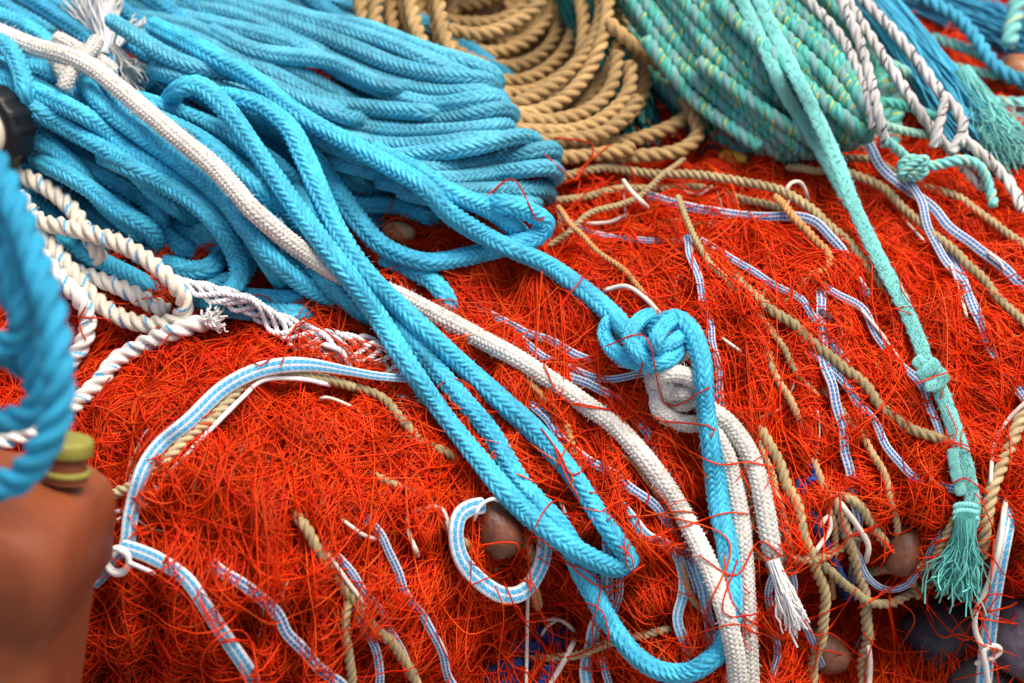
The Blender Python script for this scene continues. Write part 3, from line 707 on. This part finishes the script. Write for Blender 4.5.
for p, lf in [([(626,330,.012),(610,322),(605,336),(618,354),(644,364),(668,360),(682,346,.012)], 1.2), ([(612,316,.01),(624,330),(642,344),(664,346),(684,334,.01)], 1.4),
              ([(652,314,.012),(638,322),(630,338),(640,354),(656,366,.014)], 1.8), ([(676,318,.012),(662,328),(656,344),(664,358,.014)], 1.8)]:
    rope('knot_turn', p, 16, 'braid', BLUE, parent=kr, lift=lf, fuzz=1, slope=1.0)
root_of('knotted_rope', kr, 'long blue rope tied in a fat knot, hanging in a deep loop down the front', 'rope')
wr = []
rope('strand', [(-40,14),(0,33),(35,47),(67,56),(90,66),(111,82),(146,111),(182,141),(211,164),(234,188),(255,212),(295,246),(332,270),(365,284),(400,297),(442,318),(494,346),(518,359),(544,376),(582,402),(617,428),(647,461),(672,496),(690,527),(711,571),(726,615),(735,655),(739,700)], 19.5, 'braid_fine', WHITE, parent=wr, lift=1.0, fuzz=6)
for p in [[(58,48,.006),(58,58),(62,72),(68,84,.006)], [(56,38,.006),(68,44),(86,54),(104,64),(114,74,.006)], [(64,90,.004),(68,78),(80,62),(92,48),(98,38,.004)]]:
    rope('knot_turn', p, 17, 'braid_fine', WHITE, parent=wr, lift=1.5, fuzz=5)
root_of('white_rope', wr, 'long furry white rope knotted at top left and crossing the whole heap to the bottom', 'rope')
fr = [fibres('f', [(104,54),(106,30),(104,5),(106,-20)], 120, 5, 20, .0009, C(.72,.71,.68), wob=2, lift=6),
      fibres('f', [(100,50),(94,30),(84,10),(76,-12)], 30, 3, 8, .0007, C(.7,.7,.68), wob=2, lift=6),
      fibres('f', [(116,48),(126,34),(136,28),(146,24)], 18, 3, 5, .0007, C(.7,.7,.68), wob=2, lift=6),
      fibres('f', [(112,46),(124,60),(136,72),(142,80)], 50, 4, 7, .0007, C(.6,.58,.52), wob=2, lift=5)]
root_of('frayed_tassel', [fibre_obj('yarn', [q]) for q in fr], 'frayed white rope end fanning out above the white knot', 'tassel')
br = rope('blue_rope', [(168,104,.04),(174,94,.02),(182,88),(198,86),(216,98),(236,122),(260,156),(289,198),(319,238),(348,276),(377,316),(406,362),(442,413),(477,457),(509,496),(542,526),(572,547),(597,561),(615,567),(629,561),(618,542),(603,521),(588,498),(567,467),(535,431),(500,399),(448,352),(412,318),(370,278),(340,236),(319,192),(304,157),(289,128),(262,106),(236,98),(220,96,.015)], 20.8, 'braid', BLUE*1.03, 'long blue rope doubled into a bight whose tip lies left of the white rope', 'rope', 'loose blue ropes', lift=1, fuzz=1.2, slope=.4)

# ================================================================== AQUA LINE WITH KNOT AND TASSEL
aq = []
rope('strand', [(735,-14),(763,44),(784,91),(813,138),(838,182),(852,208)], 14.5, 'flat', AQUA, parent=aq, lift=2.0, fuzz=9)
rope('strand', [(752,-14),(775,33),(796,76),(818,120),(838,164),(853,204),(878,257),(904,306),(920,344),(926,362)], 15, 'flat', AQUA*1.02, parent=aq, lift=2.2, fuzz=9)
rope('strand', [(926,366),(939,387),(957,437),(968,476),(973,506),(970,530)], 15.5, 'flat', AQUA*.9, parent=aq, lift=1.6, fuzz=9)
rope('strand', [(952,448),(956,474),(962,496)], 11, 'flat', AQUA*.8, parent=aq, lift=1.2, fuzz=2)
for p in [[(914,358),(924,366),(936,372),(946,378)], [(918,378),(928,370),(938,360)], [(924,386),(936,384),(948,374)]]:
    rope('knot_turn', p, 13, 'flat', AQUA, parent=aq, lift=3, fuzz=5)
for yy in (507, 513, 519):
    rope('binding', [(952,yy+1),(960,yy-2),(970,yy-2),(980,yy+1)], 6.5, 'plain', AQUA*.9, parent=aq, lift=3, fuzz=5)
t_ = [fibres('f', [(966,516),(964,545),(961,566),(958,588)], 420, 9, 11, .0006, C(.14,.52,.45), wob=3, lift=3, colvar=.25)]
aq.append(fibre_obj('tassel', t_))
root_of('aqua_line', aq, 'pale aqua line with a knot halfway and a frayed tassel at its foot', 'line')
t_ = [fibres('f', [(773,560),(780,580),(788,602),(798,624)], 130, 6, 10, .0007, C(.78,.76,.73), wob=1.5, lift=4)]
fibre_obj('frayed_tassel', t_, 'white frayed tassel above the lowest brown float', 'tassel')
st = []
rope('band', [(1012,500,.03),(1007,525,.01),(1003,545),(997,575),(990,620),(982,700)], 17, 'tape_blue', WHITE, parent=st, lift=2.5)
rope('lashing', [(1008,490,.03),(1004,512,.008),(1000,545),(990,580),(976,612),(976,632),(984,650)], 6, 'plain', C(.74,.66,.58), parent=st, lift=4)
rope('lashing', [(974,664),(988,660),(1000,652),(996,646),(984,650),(986,668),(990,700)], 6, 'plain', C(.72,.68,.62), parent=st, lift=4)
root_of('striped_tape', st, 'striped tape hanging at the bottom right corner, tied with white string', 'tape')

# ================================================================== FLOATS, STONES, JUG
def plain_mat(name, col, rough, spec=.5, var=.25, scale=40, bump=.15, col2=None, bscale=None):
    m, nt, b = new_mat(name); N = nt.nodes; L = nt.links
    tc = N.new('ShaderNodeTexCoord')
    n = N.new('ShaderNodeTexNoise'); n.inputs['Scale'].default_value = scale; n.inputs['Detail'].default_value = 6; n.inputs['Roughness'].default_value = .65
    L.new(tc.outputs['Object'], n.inputs['Vector'])
    cr = N.new('ShaderNodeValToRGB'); cr.color_ramp.elements[0].position = .32; cr.color_ramp.elements[1].position = .7
    c2 = col2 if col2 is not None else np.asarray(col)*(1-var)
    cr.color_ramp.elements[0].color = (*c2, 1); cr.color_ramp.elements[1].color = (*(np.asarray(col)*(1+var*.4)), 1)
    L.new(n.outputs[0], cr.inputs[0]); L.new(cr.outputs[0], b.inputs['Base Color'])
    n2 = N.new('ShaderNodeTexNoise'); n2.inputs['Scale'].default_value = bscale or scale*4; n2.inputs['Detail'].default_value = 4
    L.new(tc.outputs['Object'], n2.inputs['Vector'])
    bp = N.new('ShaderNodeBump'); bp.inputs['Strength'].default_value = bump; bp.inputs['Distance'].default_value = .002
    L.new(n2.outputs[0], bp.inputs['Height']); L.new(bp.outputs[0], b.inputs['Normal'])
    rr = N.new('ShaderNodeMapRange'); rr.inputs[3].default_value = max(.05, rough-.12); rr.inputs[4].default_value = min(1, rough+.15)
    L.new(n2.outputs[0], rr.inputs[0]); L.new(rr.outputs[0], b.inputs['Roughness'])
    b.inputs['Specular IOR Level'].default_value = spec
    return m
def lathe(profile, m=48, rib=None):
    """profile: (radius, height) points, turned round z"""
    th = np.linspace(0, 2*PI, m, endpoint=False); p = np.asarray(profile, float)
    V = []
    for k, (r, z) in enumerate(p):
        rr = r*np.ones(m)
        if rib and rib[0] <= k <= rib[1]: rr = r*(1+rib[3]*np.sign(np.sin(th*rib[2])))
        V.append(np.stack([rr*np.cos(th), rr*np.sin(th), np.full(m, z)], 1))
    return np.vstack(V), grid_faces(len(p), m, True)
M_FLOAT = plain_mat('float_brown', C(.19,.07,.035), .42, .4, .3, 60, .4, C(.07,.022,.012))
M_FLOATT = plain_mat('float_tan', C(.42,.22,.10), .5, .4, .3, 30, .12)
M_HOLE = plain_mat('dark_hole', C(.02,.012,.01), .9, .1)
def float_thing(px, py, w, h, ang, label, mat=M_FLOAT, lift=1.0, tilt=.3):
    """egg-shaped net float, bored along its length"""
    d = float(look(DM, px, py)); L = w*K*d; D = h*K*d
    pr = []
    for t in np.linspace(.0, 1, 25):
        a = PI*(t*.90+.05); z = -math.cos(a)*L/2*1.02; r = math.sin(a)**.82*D/2*(1+.06*math.cos(a))
        pr.append((r, z))
    pr = [(D*.085, -L*.36)]+[(D*.085, pr[0][1]+.001)]+pr+[(D*.085, pr[-1][1]-.001), (D*.085, L*.36)]
    V, F = lathe(pr, 40)
    V = V*(1+.09*np.sin(V[:, :1]*150+px)*np.sin(V[:, 2:]*120+py)+.03*np.sin(V[:, 1:2]*230+px))
    ax = RT*math.cos(ang)+UP*(-math.sin(ang)); ax = ax*math.cos(tilt)-FW*math.sin(tilt)
    b = np.cross(ax, FW); b /= np.linalg.norm(b); c = np.cross(ax, b)
    V = V[:, :1]*b+V[:, 1:2]*c+V[:, 2:]*ax
    o = mesh_np('net_float', V, F, [mat]); o.location = Vector(pt(px, py, d-D*.5*lift*.8))
    tag(o, label, 'float', 'brown net floats'); remember(np.array([pt(px-w*.2, py, d-D*.4), pt(px, py, d-D*.4), pt(px+w*.2, py, d-D*.4)]), D*.48)
    return o
float_thing(498, 530, 62, 46, 1.15, 'brown float inside the striped ring', lift=.7)
float_thing(903, 552, 54, 38, 1.8, 'pinkish brown float hanging at the right beside the aqua tassel', lift=1.3, tilt=.15)
float_thing(824, 651, 54, 40, .5, 'glossy dark brown float at the bottom under the white tassel', lift=1.3, tilt=.15)
float_thing(400, 232, 34, 20, .1, 'tan float half hidden under the blue ropes', M_FLOATT, lift=.9)
float_thing(1018, 76, 42, 46, 1.2, 'blurred orange brown float in the top right corner', plain_mat('float_orange', C(.36,.13,.045), .4), lift=1.6)
float_thing(826, 296+20, 20, 10, .5, 'small dark float among the cords below the aqua line', plain_mat('float_dark', C(.05,.03,.03), .5), lift=.6)
float_thing(734, 158, 30, 16, .2, 'small yellow float at the top of the red net', plain_mat('float_yellow', C(.6,.33,.03), .6), lift=.9)

M_LEAD = plain_mat('grey_stone', C(.05,.047,.056), .6, .35, .5, 55, .6, C(.03,.028,.035), 160)
def stone(px, py, w, h, seed, label, dd=.012, mat=M_LEAD):
    d = float(look(DM, px, py))+dd
    bm = bmesh.new(); bmesh.ops.create_icosphere(bm, subdivisions=5, radius=1)
    for v in bm.verts:
        c = v.co.normalized()
        k = 1+.10*math.sin(3*c.x+seed)*math.sin(2.5*c.y+seed*2)+.06*math.sin(6*c.z+seed*3+4*c.x)+.02*math.sin(17*c.x+seed)*math.sin(15*c.y+2*seed)*math.sin(16*c.z)
        q = c*k; e = .8
        v.co = Vector((math.copysign(abs(q.x)**e, q.x)*w*K*d/2, math.copysign(abs(q.y)**e, q.y)*w*K*d/2*.8, math.copysign(abs(q.z)**e, q.z)*h*K*d/2))
    me = bpy.data.meshes.new('sinker'); bm.to_mesh(me); bm.free(); me.materials.append(mat)
    for p in me.polygons: p.use_smooth = True
    o = bpy.data.objects.new('sinker', me); COL.objects.link(o); o.location = Vector(pt(px, py, d)); o.rotation_euler = (.1*seed, .2, .4*seed)
    tag(o, label, 'sinker', 'dark grey lumps at the bottom right')
stone(946, 640, 92, 80, 1.3, 'dark grey rounded lump in the hollow left of the hanging tape')
stone(1026, 632, 84, 92, 2.1, 'purplish grey lump at the right edge behind the hanging tape', .0, plain_mat('purple_stone', C(.13,.11,.135), .6, .35, .4, 60, .6, C(.07,.055,.08), 160))
stone(985, 690, 90, 60, 3.0, 'dark lump lowest at the bottom edge under the hanging tape')

# ---- brown jug with an olive cap, close to the camera
M_JUG = plain_mat('jug_plastic', C(.26,.064,.02), .55, .25, .3, 18, .12, C(.18,.042,.014), 120)
M_OLIVE = plain_mat('olive_plastic', C(.28,.25,.04), .5, .3, .25, 40, .08)
M_BLACK = plain_mat('black_plastic', C(.007,.007,.008), .42, .3, .3, 60, .1)
M_IVORY = plain_mat('ivory_plastic', C(.72,.66,.50), .45, .4, .12, 30, .05)
def rounded_ring(hx, hy, rad, z, n=10):
    pts = []
    for k, (sx, sy) in enumerate(((1,1),(-1,1),(-1,-1),(1,-1))):
        for t in np.linspace(0, PI/2, n):
            a = t+k*PI/2
            pts.append((sx*(hx-rad)+rad*math.cos(a), sy*(hy-rad)+rad*math.sin(a), z))
    return np.array(pts)
def loft(rings):
    m = len(rings[0]); V = np.vstack(rings); F = grid_faces(len(rings), m, True)
    return V, F
JD = 1.33
jug_c = pt(-3, 504, JD)                       # middle of the shoulder
hx, hy = .0555, .075
H = .36
prof = [(-H,.60,.02),(-H+.01,.63,.02),(-.062,.87,.02),(-.051,.885,.02),(-.046,1.0,.018),(-.012,1.0,.02),(-.004,.985,.022),(.004,.95,.026),(.010,.88,.03),(.014,.72,.03),(.017,.45,.02),(.018,.05,.002),(.018,.001,.0001)]
rings = [rounded_ring(hx*a, hy*a, min(r, hx*a*.9), z) for z, a, r in prof]
V, F = loft([rounded_ring(hx*.05, hy*.05, .002, -H)]+rings)
jug = empty('plastic_jug', jug_c, 'rust brown plastic jug with olive screw cap, blurred at the lower left', 'jug')
jb = mesh_np('body', V, F, [M_JUG]); jb.parent = jug
# neck, collar and cap stand on the right end of the shoulder
nk = (.037, .004, .0185)
V, F = lathe([(.0175,0),(.0165,.004),(.0155,.010),(.0155,.022),(.010,.022)], 40)
o = mesh_np('neck', V*np.array((.74,.74,.74))+np.array(nk), F, [M_JUG]); o.parent = jug
V, F = lathe([(.0165,.0045),(.0190,.005),(.0195,.007),(.0190,.009),(.0160,.0095)], 40)
o = mesh_np('collar', V*np.array((.74,.74,.74))+np.array(nk), F, [M_OLIVE]); o.parent = jug
V, F = lathe([(.0150,.021),(.0195,.021),(.0200,.0225),(.0200,.030),(.0193,.0325),(.017,.0335),(.008,.0337),(.0004,.0337)], 60, (1,3,30,.012))
o = mesh_np('cap', V*np.array((.74,.74,.74))+np.array(nk), F, [M_OLIVE]); o.parent = jug
jug.rotation_euler = (math.radians(-16), math.radians(5), math.radians(-6))

# ---- black ribbed screw cap on an ivory canister at the left edge
CS = (float(look(DM, 0, 140))-.085)/1.33
cap = empty('canister', pt(-11, 130, 1.33*CS), 'ivory canister mouth with a ribbed black ring, cut off by the left edge', 'canister')
V, F = lathe([(.0004,-.014),(.012,-.0135),(.0185,-.012),(.0185,.010),(.0165,.0125),(.008,.0132),(.0004,.0132)], 48)
o = mesh_np('body', V, F, [M_IVORY]); o.parent = cap
V, F = lathe([(.0186,-.0115),(.0262,-.0115),(.0272,-.009),(.0272,.006),(.0258,.0092),(.0225,.0105),(.0192,.0085),(.0186,.0075)], 112, (1,3,14,.02))
o = mesh_np('screw_ring', V, F, [M_BLACK]); o.parent = cap
axv = Vector(-FW*.86-RT*.42-UP*.22)
cap.scale = (CS*.92, CS*.92, CS*.92)
cap.rotation_euler = axv.to_track_quat('Z', 'Y').to_euler()

# ---- blue rope hanging close to the camera, over the jug
fg = []
FB = C(.022,.32,.52)
rope('loop', [(-14,150),(8,190),(32,250),(50,310),(58,364),(56,416),(40,452),(18,478),(-16,490)], 25, 'twist', FB, parent=fg, depth=[1.224,1.204,1.184,1.175,1.184,1.204])
rope('loop', [(-14,195),(6,240),(18,300),(30,350),(38,396),(26,414),(4,420),(-20,412)], 23, 'twist', FB*.9, parent=fg, depth=[1.254,1.224,1.214,1.224,1.234])
rope('loop', [(-16,250),(4,280),(22,320),(36,360),(26,366),(0,352),(-20,350)], 22, 'twist', FB*.8, parent=fg, depth=[1.254,1.243,1.243,1.254])
rope('loop', [(-20,210),(12,232),(26,286),(20,330),(-4,345),(-24,330)], 22, 'twist', FB*.95, parent=fg, depth=[1.234,1.214,1.204,1.224])
rope('loop', [(-20,164),(2,180),(16,230),(36,290),(44,340)], 22, 'twist', FB*.95, parent=fg, depth=[1.243,1.224,1.214,1.224])
root_of('hanging_rope', fg, 'loops of blurred blue rope hanging close up over the brown jug', 'rope')
# ================================================================== THE RED NET
def flow_angle(u, v):
    a = np.interp(v, [0, uv0(512,160)[1], uv0(512,300)[1], uv0(512,430)[1], VMAX], [.5, .65, .95, 1.25, 1.45])
    # over the front-left swelling the twine is combed outwards from its top
    c = uv0(210, 380); du, dv = u-c[0], v-c[1]
    w = np.exp(-((u-uv0(215,520)[0])/.17)**2-((v-uv0(215,520)[1])/.2)**2)
    out = np.arctan2(dv+.03, du)
    a = a*(1-w)+out*w
    return a+.24*np.sin(9*u+13*v)+.2*np.sin(21*u-17*v+1)+.11*np.sin(43*u+31*v)
CL = [(rng.uniform(70, 230)*math.cos(t), rng.uniform(50, 190)*math.sin(t), rng.uniform(0, 6.28)) for t in rng.uniform(0, 6.28, 14)]
def clump(u, v):
    """the twine lies in tufts with hollows between them"""
    h = 0
    for a, b, p in CL: h = h+np.sin(a*u+b*v+p)
    h = h/2.6
    return .0045*np.clip(h, -2.2, 1.0)-.002
def low(v):
    """0 on the back of the heap, 1 down its front, where the twine hangs loose"""
    return np.clip((v-VL0)/(VL1-VL0), 0, 1)
VL0, VL1 = uv0(512, 430)[1], uv0(512, 640)[1]
def net_threads(k, nseg, step, curl, turn, h0, h1, wave, region, bundle=1, spread=.0):
    kb = k//bundle
    u = rng.uniform(-.50, .50, kb*4); v = rng.uniform(uv0(512, -40)[1], VMAX-.12, kb*4)
    px, py, d = proj(S(u, v))
    ok = (px > -70) & (px < 1100) & (py < 780) & region(px, py)
    u, v, px, py = u[ok][:kb], v[ok][:kb], px[ok][:kb], py[ok][:kb]
    kb = len(u)
    th = flow_angle(u, v)*(1-curl)+rng.uniform(0, 2*PI, kb)*curl+rng.normal(0, .35, kb)
    kap = rng.normal(0, turn, kb); lift = rng.uniform(h0, h1, kb)
    rep = lambda x: np.repeat(x, bundle)
    u = rep(u)+rng.normal(0, spread, kb*bundle); v = rep(v)+rng.normal(0, spread, kb*bundle)
    th = rep(th)+rng.normal(0, .10 if bundle > 1 else 0, kb*bundle); kap = rep(kap)+rng.normal(0, turn*.25, kb*bundle)
    lift = rep(lift)+rng.normal(0, .0016 if bundle > 1 else 0, kb*bundle)
    n = kb*bundle; U = np.zeros((n, nseg)); W = np.zeros((n, nseg)); kk = kap.copy()
    stp = step*rng.uniform(.7, 1.3, n)
    for i in range(nseg):
        U[:, i] = u; W[:, i] = v
        u = u+np.cos(th)*stp; v = v+np.sin(th)*stp
        th = th+kk*stp; kk = .85*kk+.15*kap+rng.normal(0, turn*.35, n)
    ph = rng.uniform(0, 6.28, (n, 1)); fr = rng.uniform(12, 60, (n, 1))
    x = np.arange(nseg)[None]*stp[:, None]
    H = lift[:, None]+wave*np.sin(fr*x+ph)*rng.uniform(.3, 1, (n, 1))
    # both ends dive back into the heap
    e = np.minimum(np.arange(nseg), nseg-1-np.arange(nseg))/(nseg*.18)
    H = H-.006*np.clip(1-e, 0, 1)[None]
    return S(U, np.minimum(W, VMAX-.004), H*(1+1.3*low(W))+clump(U, W)*(1+.8*low(W)))
def everywhere(px, py): return ~((px < 330) & (py < 285)) & ~((px < 540) & (py < 190)) & ~((px < 850) & (py < 115)) & ~((px > 560) & (px < 730) & (py < 142))
def hollow(px, py):
    """few strands hang in front of the dark hollows low in the heap"""
    d = np.ones(len(px))
    for cx, cy, rx, ry, keep in ((935,650,92,70,.03), (850,620,66,84,.16), (545,655,64,52,.12), (650,610,40,70,.45), (420,640,90,40,.6), (755,600,26,80,.5)):
        q = ((px-cx)/rx)**2+((py-cy)/ry)**2
        d = np.minimum(d, keep+(1-keep)*np.clip((q-.7)/.6, 0, 1))
    return everywhere(px, py) & (rng.uniform(0, 1, len(px)) < d)
front = lambda px, py: hollow(px, py) & (px < 470) & (py > 330)
slope_ = lambda px, py: hollow(px, py) & ((px > 430) | (py < 330))
NT = []
def addn(Q, r0, r1, cols, m=3):
    n = len(Q); V, F = tubes(Q, rng.uniform(r0, r1, n), m)
    c = np.asarray(cols)[rng.integers(0, len(cols), n)]*rng.uniform(.7, 1.15, (n, 1))
    NT.append((V, F, np.repeat(c, Q.shape[1]*m, 0)))
REDS = [RED, RED, C(.92,.062,.005), C(.82,.026,.003), C(.94,.10,.010)]
covered = lambda px, py: ~everywhere(px, py)
addn(net_threads(8000, 28, .0055, .22, 22, -.014, -.004, .002, hollow), .00045, .0007, REDS)
addn(net_threads(1500, 26, .0055, .3, 18, -.013, -.004, .002, covered), .0006, .0009, REDS)
addn(net_threads(19000, 46, .0055, .03, 5, -.010, .005, .002, slope_, 14, .006), .00034, .00056, REDS)
addn(net_threads(6500, 38, .0040, .8, 62, -.007, .006, .003, front), .00038, .0006, REDS)
addn(net_threads(5600, 40, .0052, .15, 14, -.008, .006, .003, front, 8, .008), .00038, .0006, REDS)
addn(net_threads(1100, 36, .0042, .7, 60, -.006, .006, .003, slope_), .00036, .00056, REDS)
addn(net_threads(800, 40, .0055, .05, 8, .003, .009, .003, slope_, 2, .006), .00034, .00054, REDS)
addn(net_threads(500, 36, .0045, .4, 40, .003, .009, .003, front), .00038, .00058, REDS)
addn(net_threads(480, 36, .0045, .5, 28, .003, .013, .004, hollow), .0004, .0006, REDS)
addn(net_threads(400, 30, .005, .5, 25, -.002, .004, .003, everywhere), .0005, .0007, REDS)
# pale yarn scraps caught in the twine
addn(net_threads(420, 16, .0035, .15, 20, -.004, .004, .002, hollow), .0005, .0009, [C(.62,.45,.34), C(.7,.62,.55), C(.5,.33,.14), C(.45,.2,.12)])
# single threads lying over the ropes and floats
OVER = [(560,400,660,470),(575,440,640,500),(540,380,700,470),(600,360,720,400),(640,370,720,440),(560,440,600,520),(545,420,620,460),
 (520,470,600,440),(610,470,690,520),(590,500,660,590),(640,600,760,640),(460,560,600,540),(470,540,520,560),(800,620,850,660),(780,640,860,650),
 (880,540,930,580),(890,530,920,590),(860,560,960,540),(880,600,1000,600),(900,620,1010,580),(930,640,1020,650),(960,560,1000,690),(910,560,930,690),
 (890,600,900,690),(930,600,1000,640),(960,620,1020,600),(990,560,1024,620),(860,630,960,690),(880,660,940,600),(820,500,900,560),(850,480,920,540),
 (740,560,800,640),(760,620,850,600),(480,600,560,680),(500,590,600,640),(520,570,520,690),(560,600,640,690),(450,600,560,620),(540,560,580,690),
 (210,640,270,690),(290,360,340,380),(85,300,95,340),(78,290,100,350),(240,340,330,330),(690,440,760,470),(700,560,780,560),
 (940,420,990,450),(930,470,1000,500),(490,200,545,212),(550,160,600,190),(560,140,570,190),(580,170,600,140),(880,400,960,380),(560,450,540,500),
 (520,600,640,560),(640,540,740,520),(630,500,700,600),(850,600,1000,560),(870,590,880,690),(960,640,1040,620),(940,600,950,690)]
for k, (a, b, c, d) in enumerate(OVER+OVER[24:40]+OVER[60:]):
    j = rng.normal(0, 9, 8)
    mx, my = (a+c)/2, (b+d)/2; dx, dy = c-a, d-b; L = math.hypot(dx, dy); o1, o2 = rng.normal(0, .28, 2)*L
    pts = [(a+j[0], b+j[1]), (a+dx*.3-dy/L*o1+j[2], b+dy*.3+dx/L*o1+j[3]), (a+dx*.7-dy/L*o2+j[4], b+dy*.7+dx/L*o2+j[5]), (c+j[6], d+j[7])]
    P = lay(pts, .0006, 2.5, True, 1.6, False, smooth=3, clear=1.05)
    P, s = resample(P, s_step(P, 26)); Q = P[:26][None] if len(P) >= 26 else None
    if Q is not None: addn(Q, .0005, .0007, REDS, 4)
# the dense body of the heap under the loose twine
cu, cv = np.meshgrid(np.linspace(-.95, .95, 260), np.linspace(.05, VMAX, 330), indexing='ij')
fine = .004*np.sin(70*cu+40*cv)*np.sin(55*cv-30*cu)+.003*np.sin(160*cu-90*cv)*np.sin(140*cv+60*cu)
CP = S(cu, cv, -.018-.042*low(cv)+fine).reshape(-1, 3)
ccol = np.broadcast_to(C(.75,.035,.005), CP.shape)
VV = [CP]; FF = [grid_faces(260, 330)]; CC = [ccol]; off = len(CP)
for V, F, c in NT: VV.append(V); FF.append(F+off); CC.append(c); off += len(V)
VV = np.vstack(VV); FF = np.vstack(FF); CC = np.vstack(CC)
net = mesh_np('fishing_net', VV, FF, [M_NET], None, CC, VV)
tag(net, 'tangled orange red fishing net heaped under all the ropes', 'fishing net')

# ================================================================== GROUND AND LIGHT
def quad_sheet(name, half, z, mat):
    V = np.array([(-half,-half,z),(half,-half,z),(half,half,z),(-half,half,z)], float)
    o = mesh_np(name, V, np.array([[0,1,2,3]]), [mat], smooth=False); o['kind'] = 'structure'; return o
quad_sheet('ground', 60, -.462, plain_mat('quay_concrete', C(.26,.25,.235), .9, .2, .35, 9, .4))
w = bpy.data.worlds.new('World'); sc.world = w; w.use_nodes = True
nt = w.node_tree; bg = nt.nodes['Background']
sky = nt.nodes.new('ShaderNodeTexSky'); sky.sky_type = 'NISHITA'; sky.sun_disc = False
EL, AZ = math.radians(74), math.radians(110)          # high, a little from the viewer's right
sky.sun_elevation = EL; sky.sun_rotation = AZ
sky.air_density = 1.0; sky.dust_density = 6.0; sky.ozone_density = 1.0
nt.links.new(sky.outputs[0], bg.inputs[0]); bg.inputs[1].default_value = .085
sd = bpy.data.lights.new('sun', 'SUN'); sun = bpy.data.objects.new('sun', sd); COL.objects.link(sun)
sd.energy = 1.5; sd.angle = math.radians(35); sd.color = (1, .93, .83)
to_sun = Vector((math.sin(AZ)*math.cos(EL), math.cos(AZ)*math.cos(EL), math.sin(EL)))
sun.rotation_euler = to_sun.to_track_quat('Z', 'Y').to_euler(); sun.location = to_sun*5
vs = sc.view_settings; vs.view_transform = 'Standard'; vs.look = 'None'; vs.exposure = 1.2; vs.gamma = 1
